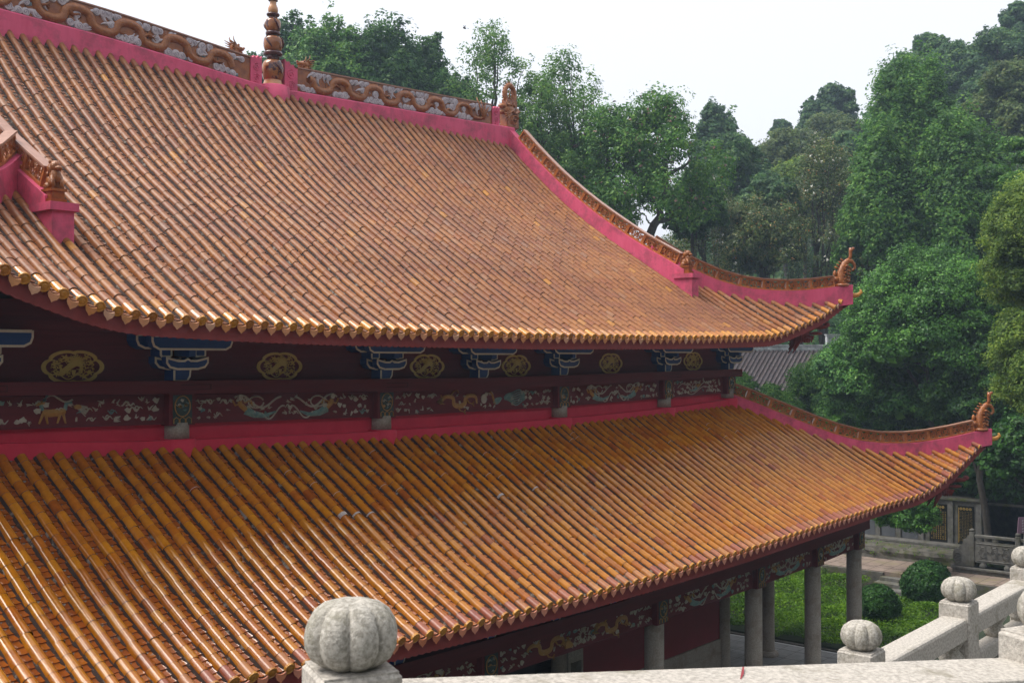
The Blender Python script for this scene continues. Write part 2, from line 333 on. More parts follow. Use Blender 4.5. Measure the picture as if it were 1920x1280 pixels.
def row(mb, X, ye, yt, zf, T, mats, simple=False, pan=True, hip=None):
    """one row of half-round tiles with its gutter of overlapping pan tiles"""
    if yt-ye < .15: return
    # path
    N = max(8, int((yt-ye)/.08)); P = [(ye+(yt-ye)*i/N) for i in range(N+1)]; S = [0.]; Z = [zf(X, y) for y in P]
    for i in range(N): S.append(S[-1]+math.hypot(P[i+1]-P[i], Z[i+1]-Z[i]))
    L = S[-1]; Pa = np.array(P); Za = np.array(Z); Sa = np.array(S)
    def at(s_, dx=0):
        y = float(np.interp(s_, Sa, Pa)); z = float(np.interp(s_, Sa, Za))
        y2 = float(np.interp(min(L, s_+.03), Sa, Pa)); z2 = float(np.interp(min(L, s_+.03), Sa, Za))
        y1 = float(np.interp(max(0, s_-.03), Sa, Pa)); z1 = float(np.interp(max(0, s_-.03), Sa, Za))
        t = Vector((0, y2-y1, z2-z1)).normalized(); return Vector((X, y, z)), t
    dzdx = (zf(X+.05, ye)-zf(X-.05, ye))/.1; a = Vector((1, 0, dzdx)).normalized()
    bm_, pm, em, dm = mats; r = .084
    if simple:
        n = 14; V = []
        for i in range(n+1):
            c, t = at(L*i/n); nn = a.cross(t).normalized()
            for k in range(5):
                th = R_(180*k/4); V.append(T(*(c+nn*.035+a*(r*math.cos(th))+nn*(r*math.sin(th)))))
        mb.add(V, [(i*5+k, i*5+k+1, i*5+6+k, i*5+5+k) for i in range(n) for k in range(4)], bm_, True)
    else:
        step = .272; s0 = 0; k0 = 0; jit = rnd.uniform(0, .03)
        while s0 < L-.02:
            s1 = min(L, s0+step); ln = s1-s0-.003; V = []; jx = .010*math.sin(s0*1.3+X*5)+rnd.uniform(-.006,.006); jr = rnd.uniform(-.002,.003); jn = rnd.uniform(-.005,.005)
            for q, rr in ((0, r+.0025), (.12, r+.0018), (.5, r), (1, r-.0025)):
                c, t = at(s0+ln*q); nn = a.cross(t).normalized(); c = c+nn*(.034+jn)+a*jx
                for k in range(9):
                    th = R_(-12+204*k/8); V.append(T(*(c+a*((rr+jr)*math.cos(th))+nn*((rr+jr)*math.sin(th)))))
            F = [(i*9+k, i*9+k+1, i*9+10+k, i*9+9+k) for i in range(3) for k in range(8)]
            mb.add(V, F, em if k0 == 0 else bm_, True)
            s0 = s1; k0 += 1
            if k0 == 1: s0 -= jit*.0
        # dark bedding core closing the joints
        n = max(3, int(L/.5)); V = []
        for i in range(n+1):
            c, t = at(.02+(L-.02)*i/n); nn = a.cross(t).normalized()
            for k in range(5):
                th = R_(180*k/4); V.append(T(*(c+nn*.034+a*((r-.022)*math.cos(th))+nn*((r-.022)*math.sin(th)))))
        mb.add(V, [(i*5+k, i*5+k+1, i*5+6+k, i*5+5+k) for i in range(n) for k in range(4)], 'core')
        # mortar ridges along the tile foot
        for sx in (-1, 1):
            V = []; n = max(4, int(L/.12))
            for i in range(n+1):
                c, t = at(L*i/n); nn = a.cross(t).normalized(); wv = rnd.uniform(.0, .03)
                V.append(T(*(c+a*sx*(r-.006)+nn*.05))); V.append(T(*(c+a*sx*(r+.006+wv)+nn*.006)))
            mb.add(V, [(i*2, i*2+1, i*2+3, i*2+2) for i in range(n)], 'bedding')
    # cap disc on the eave end
    c, t = at(0); nn = a.cross(t).normalized(); c = c+nn*.034; V = []; F = []
    prof = ((r+.006, .02), (r+.006, -.02), (r-.012, -.024), (r-.016, -.016), (r*.55, -.016), (r*.45, -.024), (.001, -.026))
    for rr, d in prof:
        for k in range(14):
            th = 2*math.pi*k/14; V.append(T(*(c+t*d+a*(rr*math.cos(th))+nn*(rr*math.sin(th)))))
    for i in range(len(prof)-1):
        for k in range(14): F.append((i*14+k, i*14+(k+1)%14, (i+1)*14+(k+1)%14, (i+1)*14+k))
    mb.add(V, F, 'cap', False)
    if not pan: return
    # pan tiles
    Xp = X+.16; ye2 = ye; yt2 = min(yt, (hip-Xp) if hip is not None else yt)
    if not simple and yt2-ye2 > .1:
        off = zf(Xp, ye)-zf(X, ye); s0 = 0; st = .137
        Lp = float(np.interp(yt2, Pa, Sa))
        while s0 < Lp:
            V = []; s1 = min(L, s0+.152); jz = rnd.uniform(-.003,.004)
            for q, hz in ((s0+.0, -.012), (s0, .014), (s1, -.008)):
                c, t = at(q); nn = a.cross(t).normalized()
                c = Vector((Xp, c.y, c.z+off))
                for k, (ox, oz) in enumerate(((-.10,.030),(-.055,.006),(0,-.004),(.055,.006),(.10,.030))):
                    V.append(T(*(c+a*ox+nn*(oz+hz+jz-.006))))
            mb.add(V, [(i*5+k, i*5+k+1, i*5+6+k, i*5+5+k) for i in range(2) for k in range(4)], pm, False)
            s0 += st
    # drip tile: leaf shaped tongue hanging between two caps
    c, t = at(0); off = zf(Xp, ye)-zf(X, ye); c = Vector((Xp, c.y, c.z+off)); fwd = (-t*.75+Vector((0,0,-.25))).normalized(); nn = a.cross(t).normalized()
    dn = (-nn*.9-t*.35).normalized(); pl = [(-.098,.03),(-.104,-.035),(-.075,-.085),(-.035,-.112),(0,-.150),(.035,-.112),(.075,-.085),(.104,-.035),(.098,.03),(.05,.004),(0,-.005),(-.05,.004)]; pl = [(q*.88, z*.88) for q, z in pl]
    A = [c-t*.03+a*x-dn*z for x, z in pl]; B = [p-t*.016 for p in A]; n = len(pl)
    mb.add([T(*p) for p in A+B], [tuple(range(n)), tuple(range(2*n-1,n-1,-1))]+[(i, i+n, (i+1)%n+n, (i+1)%n) for i in range(n)], dm)
def deck(mb, xs, yef, ytf, zf, T, mat, off, n=14):
    V = []; F = []
    for x in xs:
        ye, yt = yef(x), ytf(x)
        for j in range(n+1):
            y = ye+(yt-ye)*j/n; V.append(T(x, y, zf(x, y)+off))
    for i in range(len(xs)-1):
        for j in range(n): F.append((i*(n+1)+j, (i+1)*(n+1)+j, (i+1)*(n+1)+j+1, i*(n+1)+j+1))
    mb.add(V, F, mat)
PITCH_T = .32
hall = thing('temple_hall', 'two-tiered temple hall with curving amber glazed tile roofs, rose ridges and stone columns', 'temple', (0,0,-10.35))
def frange(a, b, n): return [a+(b-a)*i/n for i in range(n+1)]
def make_roof(name, label, yef, zf, tip, ytop_c, mats, gable):
    """front slope fully tiled, sides and back plainer; returns the roof part"""
    mb = MB()
    flipx = lambda x, y, z: (-x, y, z); back = lambda x, y, z: (x, 2*YR-y, z)
    k = int(tip/PITCH_T); xs = [i*PITCH_T+.16 for i in range(-k-1, k+1)]
    def ytf(x):
        ax = abs(x)
        if gable and ax < XR: return ytop_c
        return min(ytop_c, HC-ax)
    for x in xs:
        if abs(x) > tip-.12: continue
        row(mb, x, yef(x), ytf(x), zf, ident, mats, hip=None)
        if abs(x) > 0: pass
    deck(mb, frange(-tip, tip, 160), yef, lambda x: ytf(x)+.02, zf, ident, 'mortar', -.015)
    # back slope (mirror) and the two side slopes
    for x in xs[::1]:
        if abs(x) > tip-.12: continue
        row(mb, x, yef(abs(x)), ytf(x), lambda X, Y: zf(abs(X), Y), back, mats, simple=True)
    deck(mb, frange(-tip, tip, 120), lambda x: yef(abs(x)), lambda x: ytf(x)+.02, lambda X, Y: zf(abs(X), Y), back, mats[1], -.01)
    lim = (HC-XR) if gable else ytop_c
    half = [x for x in xs if HC-YR < x < tip-.12]
    for sx, zz, yy in ((ident, zf, yef), (flipx, lambda x, y: zf(-x, y), lambda x: yef(-x))):
        for bk in (False, True):
            f = (lambda x, y, z, g=sx: g(x, 2*YR-y, z)) if bk else sx
            z2 = (lambda x, y: zf(x, y)) if bk else zz; y2 = yef if bk else yy
            for x in half: row(mb, x, y2(x), min(HC-x, lim), z2, tmir(f), mats, simple=True)
            deck(mb, frange(HC-YR, tip, 60), y2, lambda x: min(HC-x, lim)+.02, z2, tmir(f), mats[1], -.01, 8)
    ob = mb.build(name, hall); tag(ob, label)
    # scalloped fascia and soffit
    fb = MB(); sb = MB()
    def fascia(T, y_, z_, x0, x1):
        n = int((x1-x0)/.053); V = []; 
        for i in range(n+1):
            x = x0+(x1-x0)*i/n; y = y_(x)+.05; zt = z_(x, y)-.05; sc_ = .24+.03*abs(math.sin(math.pi*(x)/.16))
            V += [T(x, y, zt), T(x, y, zt-sc_), T(x, y+.035, zt-sc_), T(x, y+.035, zt)]
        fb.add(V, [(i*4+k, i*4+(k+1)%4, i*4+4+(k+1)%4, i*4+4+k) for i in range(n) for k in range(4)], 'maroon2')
    def soffit(T, y_, z_, x0, x1, lim_):
        xs_ = frange(x0, x1, 50); V = []; F = []
        for x in xs_:
            ye = y_(x)+.09; yt = max(ye+.05, min(lim_, HC-abs(x)))
            for j in range(5):
                y = ye+(yt-ye)*j/4; V.append(T(x, y, z_(x, y)-.22-.12*j/4))
        for i in range(50):
            for j in range(4): F.append((i*5+j, (i+1)*5+j, (i+1)*5+j+1, i*5+j+1))
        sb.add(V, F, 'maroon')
    for T, y_, z_, x0 in ((ident, yef, zf, -tip), (back, lambda x: yef(abs(x)), lambda x, y: zf(abs(x), y), -tip)):
        fascia(T, y_, z_, x0, tip); soffit(T, y_, z_, x0, tip, .3)
    for sx, zz, yy in ((ident, zf, yef), (flipx, lambda x, y: zf(-x, y), lambda x: yef(-x))):
        for bk in (False, True):
            f = (lambda x, y, z, g=sx: g(x, 2*YR-y, z)) if bk else sx
            z2 = zf if bk else zz; y2 = yef if bk else yy
            fascia(tmir(f), y2, z2, HC-YR, tip); soffit(tmir(f), y2, z2, HC-YR, tip, .3)
    tag(fb.build('fascia_board', ob), 'dark red board with a scalloped lower edge'); sb.build('soffit', ob)
    return ob
upper = make_roof('tiled_roof', 'upper roof of weathered brown and tan half-round tiles', up_ye, up_z, TIP1, 7.62, ('ub','up','ue','drip'), True)
lower = make_roof('tiled_roof', 'lower roof of glossy amber half-round tiles', lo_ye, lo_z, TIP2, -.39, ('lb','lp','le','drip2'), False)

# white mortar collars where a few tiles were re-laid
for i in range(31):
    mb = MB()
    x = (rnd.randint(-34, 34)+.5)*PITCH_T; y = rnd.uniform(-1.9,-.7)
    if i < 5: x, y = ((-6.24,-2.42),(-5.92,-2.42),(-5.60,-2.45),(-1.76,-2.42),(-.48,-2.34))[i]
    z = lo_z(x, y); t = Vector((0, .1, lo_z(x, y+.1)-z)).normalized(); nn = Vector((1,0,0)).cross(t); c = Vector((x, y, z))+nn*.034; V = []
    ln = .009 if i > 4 else (.09,.04,.03,.06,.03)[i]
    for d in (0, ln):
        for k in range(9):
            th = R_(180*k/8); V.append(c+t*d+Vector((1,0,0))*(0.1*math.cos(th))+nn*(0.1*math.sin(th)))
    mb.add(V, [(k, k+1, k+10, k+9) for k in range(8)], 'collar')
    mb.build('mortar_collar', lower)

# ------------------------------------------------------------------ ornament helpers (2D motifs on a plane)
class Pl:
    def __init__(s, mb, o, ex, ez, ey): s.mb = mb; s.o = Vector(o); s.ex = Vector(ex); s.ez = Vector(ez); s.ey = Vector(ey)
    def rib(s, pts, w_, mat, h=1): s.mb.ribbon(pts, w_, s.o, s.ex, s.ez, s.ey*h, mat)
    def poly(s, pts, mat, h=1): s.mb.plate(pts, s.o, s.ex, s.ez, s.ey*h, mat)
def spiral(cx, cz, r, turns, a0, n=18, sgn=1):
    return [(cx+r*(1-.85*i/n)*math.cos(a0+sgn*turns*2*math.pi*i/n), cz+r*(1-.85*i/n)*math.sin(a0+sgn*turns*2*math.pi*i/n)) for i in range(n+1)]
def wisp(P, cx, cz, s, mat, rg, h=1):
    a = rg.uniform(0, 6.28); k = rg.random()
    if k < .55:   # flame shaped cloud: lobes with a tail
        for j in range(rg.randint(2,4)):
            b = a+rg.uniform(-.9,.9); L = s*rg.uniform(.5,1.1); sw = rg.uniform(-.5,.5)
            pts = [(cx+L*t*math.cos(b+sw*t), cz+L*t*math.sin(b+sw*t)*.8) for t in (0,.25,.5,.75,1)]
            P.rib(pts, lambda t: s*.42*(1-t*.85), mat, h)
    elif k < .8:
        pts = [(cx-s+2*s*t, cz+s*.3*math.sin(t*9+a)) for t in frange(0,1,10)]
        P.rib(pts, lambda t: s*.30*math.sin(math.pi*(.1+.85*t))+.004, mat, h)
        P.rib(spiral(cx, cz+.1*s, s*.4, .8, a, 8), s*.24, mat, h)
    else:
        n = 9; P.poly([(cx+s*.5*(1+.35*math.sin(j*2.3+a))*math.cos(j*6.283/n), cz+s*.4*(1+.35*math.sin(j*2.9+a))*math.sin(j*6.283/n)) for j in range(n)], mat, h*.8)
def serpent(P, x0, x1, cz, amp, wv, wdt, mat, rg, head=1, accents=('relief','teal')):
    L = x1-x0; pts = []
    for i in range(49):
        t = i/48; pts.append((x0+L*t-amp*.55*math.sin(t*wv*12.566), cz+amp*math.sin(t*wv*6.283)))
    P.rib(pts, lambda t: wdt*(.45+.9*math.sin(math.pi*min(1, .08+.86*t)) ), mat, 1.3)
    hx, hz = pts[-1] if head > 0 else pts[0]
    P.poly([(hx-wdt,hz-wdt*.6),(hx+wdt*1.2,hz-wdt*.7),(hx+wdt*2*head,hz-wdt*.1),(hx+wdt*1.1,hz+wdt*.6),(hx,hz+wdt*1.2),(hx-wdt,hz+wdt*.7)], mat, 1.7)
    for j in range(7): 
        b = rg.uniform(.4, 2.8); P.rib([(hx, hz), (hx-head*wdt*1.2*math.cos(b), hz+wdt*1.9*math.sin(b))], lambda t: wdt*.4*(1-.8*t), mat, 1.6)
    for q in (.2,.45,.7):
        x, z = pts[int(q*48)]; sg = rg.choice((-1,1))
        P.rib([(x,z),(x+wdt*1.2,z+sg*wdt*1.3),(x+wdt*2.4,z+sg*wdt*1.6)], lambda t: wdt*.5*(1-.5*t), mat, 1.5)
        for b in (-.6,0,.6): P.rib([(x+wdt*2.4,z+sg*wdt*1.6),(x+wdt*3.1,z+sg*wdt*(1.6+b))], wdt*.18, mat, 1.4)
def fairy(P, cx, cz, s, d, rg):
    # reclining flying figure: skirt, torso, head, long scarf
    P.rib([(cx-d*s*1.7,cz-.12*s),(cx-d*s*1.1,cz-.3*s),(cx-d*s*.5,cz-.22*s),(cx,cz)], lambda t: s*(.08+.36*t), 'teal', 1.3)
    P.rib([(cx-d*s*.05,cz),(cx+d*s*.25,cz+.22*s),(cx+d*s*.3,cz+.4*s)], s*.26, 'ochre', 1.6)
    P.poly([(cx+d*s*.3+.13*s*math.cos(a), cz+.56*s+.14*s*math.sin(a)) for a in frange(0,5.7,9)], 'relief', 1.8)
    P.rib([(cx+d*s*.2,cz+.3*s),(cx+d*s*.55,cz+.2*s),(cx+d*s*.7,cz+.45*s)], s*.09, 'ochre', 1.6)
    P.rib([(cx+d*s*.1,cz+.3*s),(cx-d*s*.3,cz+.42*s),(cx-d*s*.35,cz+.2*s)], s*.09, 'ochre', 1.6)
    P.rib([(cx+d*s*.6+s*(-d)*2.6*t, cz+.35*s+.33*s*math.sin(t*7+.6)*(1-.3*t)) for t in frange(0,1,18)], s*.10, 'relief', 1.1)
    P.rib([(cx-d*s*.6+.42*s*math.cos(a), cz+.33*s+.26*s*math.sin(a)) for a in frange(.4,6.2,16)], s*.08, 'relief', 1.0)
    P.rib([(cx-d*s*(.9+1.3*t), cz-.15*s-.3*s*math.sin(t*5)) for t in frange(0,1,14)], s*.08, 'relief', 1.0)
def qilin(P, cx, cz, s):
    P.rib([(cx-.62*s,cz+.08*s),(cx-.2*s,cz+.0*s),(cx+.3*s,cz+.04*s),(cx+.6*s,cz+.12*s)], lambda t: s*(.30+.1*math.sin(3*t)), 'ochre', 1.6)
    for x, k in ((-.55,-.2),(-.4,.1),(.35,-.15),(.52,.12)):
        P.rib([(cx+x*s,cz-.05*s),(cx+(x+k*.5)*s,cz-.3*s),(cx+(x+k)*s,cz-.52*s)], lambda t: s*.17*(1-.45*t), 'ochre', 1.5)
    P.rib([(cx-.58*s,cz+.15*s),(cx-.66*s,cz+.45*s)], s*.2, 'teal', 1.5); P.rib([(cx-.5*s,cz+.55*s),(cx-.95*s,cz+.42*s)], lambda t: s*.25*(1-.5*t), 'ochre', 1.8)
    for b in (-.1,.1,.28): P.rib([(cx-.6*s,cz+.55*s),(cx-(.35-b*.3)*s,cz+(.78+b)*s)], s*.05, 'teal', 1.6)
    P.rib([(cx+.6*s,cz+.15*s),(cx+.68*s,cz+.5*s),(cx+.95*s,cz+.5*s)], s*.22, 'teal', 1.4)
    P.rib([(cx-.5*s+1.5*s*t, cz+.72*s+.16*s*math.sin(t*6)) for t in frange(0,1,14)], s*.11, 'relief', 1.0)
    for b in frange(-.5,.5,5): P.rib([(cx+1.2*s,cz+.35*s),(cx+(1.75+.1*b)*s,cz+(.05+.5*b)*s)], lambda t: s*.16*(1-.8*t), 'relief', 1.2)
    P.poly([(cx+1.25*s+.2*s*math.cos(a), cz+.3*s+.12*s*math.sin(a)) for a in frange(0,5.6,8)], 'ochre', 1.4)

def relief_panel(parent, x0, x1, zb0, zb1, h, y, kind, seed, label=None):
    """frieze board between two columns with raised painted carving"""
    rg = random.Random(seed); mb = MB(); L = x1-x0; sl_ = (zb1-zb0)/L
    P = lambda u, v: (x0+u, zb0+sl_*u+v)
    mb.add([(x0,y,zb0),(x1,y,zb1),(x1,y,zb1+h),(x0,y,zb0+h),(x0,y+.22,zb0),(x1,y+.22,zb1),(x1,y+.22,zb1+h),(x0,y+.22,zb0+h)],
           [(0,1,2,3),(5,4,7,6),(0,4,5,1),(3,2,6,7),(1,5,6,2),(0,3,7,4)], 'maroon')
    for v0, v1 in ((0,.03),(h-.03,h)):
        a, b = P(0,v0), P(L,v0); c, d = P(L,v1), P(0,v1)
        mb.add([(a[0],y-.012,a[1]),(b[0],y-.012,b[1]),(c[0],y-.012,c[1]),(d[0],y-.012,d[1]),(a[0],y,a[1]),(b[0],y,b[1]),(c[0],y,c[1]),(d[0],y,d[1])],
               [(0,1,2,3),(0,4,5,1),(3,2,6,7)], 'maroon')
    board = mb.build('frieze_panel', parent)
    rb = MB(); pl = Pl(rb, (x0, y-.001, zb0+h/2), (1,0,sl_), (0,0,1), (0,-.022,0)); occ = []
    if kind == 'dragon_phoenix':
        serpent(pl, L*.28, L*.50, 0, h*.22, 1.6, h*.17, 'ochre', rg, -1); occ += [(L*.24, L*.52)]
        pl.rib([(L*.60+.5*t, -.05+.3*t*t) for t in frange(-.1,.5,6)], lambda t: h*.3*math.sin(.5+2.2*t), 'teal', 1.4)
        for b in frange(-.6,.7,6): pl.rib([(L*.66+.8*t, .02+b*.26*math.sin(t*2.6)+.03*math.sin(9*t+b)) for t in frange(0,1,9)], h*.07, 'teal', 1.1)
        pl.rib([(L*.60,-.1),(L*.585,.12),(L*.57,.2)], h*.12, 'ochre', 1.5); occ += [(L*.57, L*.78)]
        pl.poly([(L*.53+.1*math.cos(a), .03+.12*math.sin(a)) for a in frange(0,5.8,10)], 'relief')
    elif kind == 'fairies':
        fairy(pl, L*.27, -.04, h*.80, -1, rg); fairy(pl, L*.72, -.04, h*.80, 1, rg); occ += [(L*.16, L*.50), (L*.52, L*.80)]
    elif kind == 'beast':
        qilin(pl, L*.36, -.02, h*.62); occ += [(L*.25, L*.62)]
    elif kind == 'dragons':
        serpent(pl, L*.18, L*.42, 0, h*.2, 1.7, h*.17, 'ochre', rg, 1); serpent(pl, L*.60, L*.84, 0, h*.2, 1.7, h*.17, 'ochre', rg, -1)
        for j in range(14):
            a = j*.449; pl.rib([(L*.51+.07*math.cos(a), .07*math.sin(a)), (L*.51+.17*math.cos(a), .17*math.sin(a))], lambda t: .05*(1-t)+.004, 'relief')
        occ += [(L*.18,L*.42),(L*.60,L*.84)]
    elif kind == 'ribbons':
        pl.rib([(L*(.15+.7*t), h*.24*math.sin(t*11)) for t in frange(0,1,40)], h*.06, 'relief'); pl.rib([(L*(.2+.6*t), -h*.2+h*.2*math.sin(t*8+2)) for t in frange(0,1,40)], h*.05, 'relief')
        fairy(pl, L*.5, -.03, h*.5, 1, rg); occ += [(L*.35, L*.62)]
    n = int(L*7.5)
    for i in range(n):
        u = L*(i+.5+rg.uniform(-.3,.3))/n
        for v in (-.27,0,.27):
            if v == 0 and rg.random() < .35: continue
            inside = any(a < u < b for a, b in occ)
            if inside and rg.random() < .6: continue
            if .1 < u < L-.1: wisp(pl, u+rg.uniform(-.06,.06), h*(v+rg.uniform(-.06,.06)), h*rg.uniform(.16,.24), 'relief' if rg.random() < .92 else 'teal', rg)
    tag(rb.build('carved_relief', board), label)
    return board

# ------------------------------------------------------------------ upper storey wall
ZF = lambda x: interp(abs(x), [(0,-1.34),(3.2,-1.31),(8.33,-1.23),(12.16,-1.17)])
xs_u = [-X2,-X1,-X0,X0,X1,X2]
# pink wall, ledge, column drums
def long_box(mb, pts, y0, y1, zb, zt, mat):
    V = []; n = len(pts)
    for x in pts: V += [(x,y0,zb(x)),(x,y0,zt(x)),(x,y1,zt(x)),(x,y1,zb(x))]
    mb.add(V, [(i*4+k,(i+1)*4+k,(i+1)*4+(k+1)%4,i*4+(k+1)%4) for i in range(n-1) for k in range(4)]+[(3,2,1,0),((n-1)*4,(n-1)*4+1,(n-1)*4+2,(n-1)*4+3)], mat)
xx = frange(-X2-.1, X2+.1, 24)
ledge = lambda x: interp(abs(x), [(0,-1.63),(4,-1.61),(8.7,-1.52),(12.2,-1.36)])
mb = MB(); long_box(mb, xx, -.10, .25, lambda x: ledge(x)-.3, lambda x: ZF(x)+.02, 'rose')
long_box(mb, xx, -.40, -.10, lambda x: ledge(x)-.55, ledge, 'rose')
for x in xs_u: mb.lathe([(.33,-.6),(.33,.015),(.31,.03),(.0,.03)], (x,-.21,ledge(x)), 'rose', 20)
mb.box((-X2-.12,-.38,-2.6),(-X2+.25,2*YR,-1.4),'rose'); mb.box((X2-.25,-.38,-2.6),(X2+.12,2*YR,-1.4),'rose')
tag(mb.build('wall_band', hall), 'crimson plaster band above the lower roof')
cproto = None
def column(x, y, zb, zt, r, base=False):
    c = MB(); c.lathe([(r*1.03,0),(r,.3),(r*.97,zt-zb)], (0,0,0), 'column', 24)
    if base: c.lathe([(r*1.5,-.02),(r*1.55,.06),(r*1.4,.14),(r*1.05,.18)], (0,0,0), 'column', 24)
    c.v = [(p[0]+x, p[1]+y, p[2]+zb) for p in c.v]
    return c.build('column', hall, (x, y, zb))
for x in xs_u: column(x, -.18, ledge(x)+.03, ZF(x)+.03, .22)
FH = .56
kinds = ['beast','fairies','dragon_phoenix','fairies','ribbons']
for i in range(5):
    a, b = xs_u[i]+.27, xs_u[i+1]-.27
    if i == 0: a = -X2+.27
    relief_panel(hall, a, b, ZF(a), ZF(b), FH-.02, -.20, kinds[i], 20+i)
def carved_block(x, y, zb, h, seed):
    mb = MB(); mb.box((x-.27,y,zb),(x+.27,y+.45,zb+h),'maroon'); rg = random.Random(seed)
    ob = mb.build('carved_block', hall); rb = MB(); pl = Pl(rb, (x,y-.001,zb+h/2), (1,0,0), (0,0,1), (0,-.02,0))
    pl.poly([(-.2,-h*.46),(.2,-h*.46),(.2,h*.46),(-.2,h*.46)], 'tealD', .5)
    pl.rib([(.16*math.cos(a), .06+.19*math.sin(a)) for a in frange(0,6.283,20)], .03, 'ochre', 1.5)
    for j in range(9): wisp(pl, rg.uniform(-.11,.11), .06+rg.uniform(-.13,.13), .07, rg.choice(('relief','ochre','relief','teal')), rg, 1.3)
    for j in (-1,0,1): pl.rib([(j*.13-.055,-h*.44),(j*.13-.055,-h*.3),(j*.13,-h*.24),(j*.13+.055,-h*.3),(j*.13+.055,-h*.44)], .022, 'ochre', 1.4)
    rb.build('carved_relief', ob)
for i, x in enumerate(xs_u): carved_block(x, -.36, ZF(x)-.02, FH+.02, 50+i)
# tie beam above the frieze
ZB = lambda x: ZF(x)+FH
BT = lambda x: interp(abs(x), [(0,-.50),(4,-.47),(12,-.40)])
mb = MB(); long_box(mb, frange(-X2-.5, X2+.5, 24), -.46, .1, ZB, BT, 'maroon')
for x in xs_u:   # scarf joints and pegs
    z = (ZB(x)+BT(x))/2
    mb.box((x-.1,-.466,z-.05),(x+.55,-.459,z-.04),'black'); mb.box((x-.1,-.466,z+.04),(x+.55,-.459,z+.05),'black'); mb.box((x+.54,-.466,z-.05),(x+.55,-.459,z+.05),'black')
mb.box((X2+.5,-.46,BT(12)-.24),(X2+.55,.1,BT(12)),'maroon2')
for sx in (-1, 1): mb.box((sx*X2-.28,.1,ZB(12)),(sx*X2+.28,2*YR,BT(12)),'maroon')
tag(mb.build('tie_beam', hall), 'dark red tie beam with pegged scarf joints')
# panel wall behind the brackets
mb = MB(); long_box(mb, frange(-X2,X2,20), -.08, .2, lambda x: BT(x)-.02, lambda x: .95, 'maroon')
long_box(mb, frange(-X2-.3,X2+.3,20), -.16, -.08, lambda x: .44, lambda x: .62, 'maroon')
mb.box((-X2-.02,.2,-1.5),(-X2+.2,2*YR,1.3),'maroon'); mb.box((X2-.2,.2,-1.5),(X2+.02,2*YR,1.3),'maroon'); mb.box((-X2,2*YR-.2,-1.5),(X2,2*YR,1.3),'maroon')
mb.box((-X2+.2,.2,.9),(X2-.2,2*YR-.2,.95),'black')
tag(mb.build('panel_wall', hall), 'dark red boarded wall under the upper eave')
# medallions
def medallion(x, z):
    mb = MB(); pl = Pl(mb, (x,-.081,z), (1,0,0), (0,0,1), (0,-.012,0)); n = 48
    def lob(k):
        out = []
        for i in range(n):
            a = 2*math.pi*i/n; e = 1-.13*abs(math.cos(2*a+0))**.35*0; c8 = abs(math.sin(1.5*a)) if False else 0
            r = 1-.11*(1-abs(math.sin(3*a+math.pi/2))**.6)
            out.append((.57*r*math.cos(a)*k, .30*r*math.sin(a)*(k-.03 if k < 1 else k)))
        return out
    o = lob(1); i_ = lob(.86)
    V = [Vector((x+p[0],-.10,z+p[1])) for p in o]+[Vector((x+p[0],-.10,z+p[1])) for p in i_]+[Vector((x+p[0],-.082,z+p[1])) for p in o]+[Vector((x+p[0],-.086,z+p[1])) for p in i_]
    mb.add(V, [(i,(i+1)%n,(i+1)%n+n,i+n) for i in range(n)]+[(i,i+2*n,(i+1)%n+2*n,(i+1)%n) for i in range(n)]+[(i+n,(i+1)%n+n,(i+1)%n+3*n,i+3*n) for i in range(n)], 'gold')
    rg = random.Random(3)
    pl.rib([(-.30+.52*t+.06*math.cos(9*t), -.02+.09*math.sin(t*8+2.6)) for t in frange(0,1,26)], lambda t: .03+.075*math.sin(math.pi*t), 'gold')
    for j in range(16):
        a = -.2+j*.23; pl.rib([(.06+.03*math.cos(a), .07+.03*math.sin(a)), (.06+.17*math.cos(a+.2), .06+.15*math.sin(a+.2))], lambda t: .038*(1-t)+.008, 'gold')
    pl.poly([(.02,.03),(.12,.0),(.14,.07),(.1,.12),(0,.11),(-.05,.07)], 'gold', 1.3)
    pl.poly([(-.03,-.05),(.05,-.05),(.03,-.14),(.01,-.17),(-.02,-.12)], 'gold', 1.2)
    pl.rib([(-.36+.7*t, -.17+.04*math.sin(t*12)) for t in frange(.1,.95,20)], .022, 'gold')
    for cx, cz in ((-.32,.06),(-.30,-.11),(.33,.08),(.31,-.10),(-.14,.16),(.25,.17),(.2,-.16)):
        for j in range(5):
            a = j*1.257+cx*9; pl.rib([(cx,cz),(cx+.075*math.cos(a),cz+.055*math.sin(a))], lambda t: .034*(1-.4*t), 'gold')
    for j in range(105):
        a = rg.uniform(0,6.283); q_ = rg.uniform(.25,.86)**.7; u_, v_ = .43*q_*math.cos(a), .21*q_*math.sin(a); b_ = rg.uniform(0,3.14)
        pl.rib([(u_,v_),(u_+.045*math.cos(b_),v_+.03*math.sin(b_)),(u_+.075*math.cos(b_+.8),v_+.05*math.sin(b_+.8))], lambda t: .026*(1-.6*t), 'gold')
    mb.build('dragon_medallion', hall)
for x, z in ((-10.3,-.17),(-5.9,-.19),(-1.66,-.22),(1.55,-.23),(5.72,-.18),(10.2,-.13)): medallion(x, z)
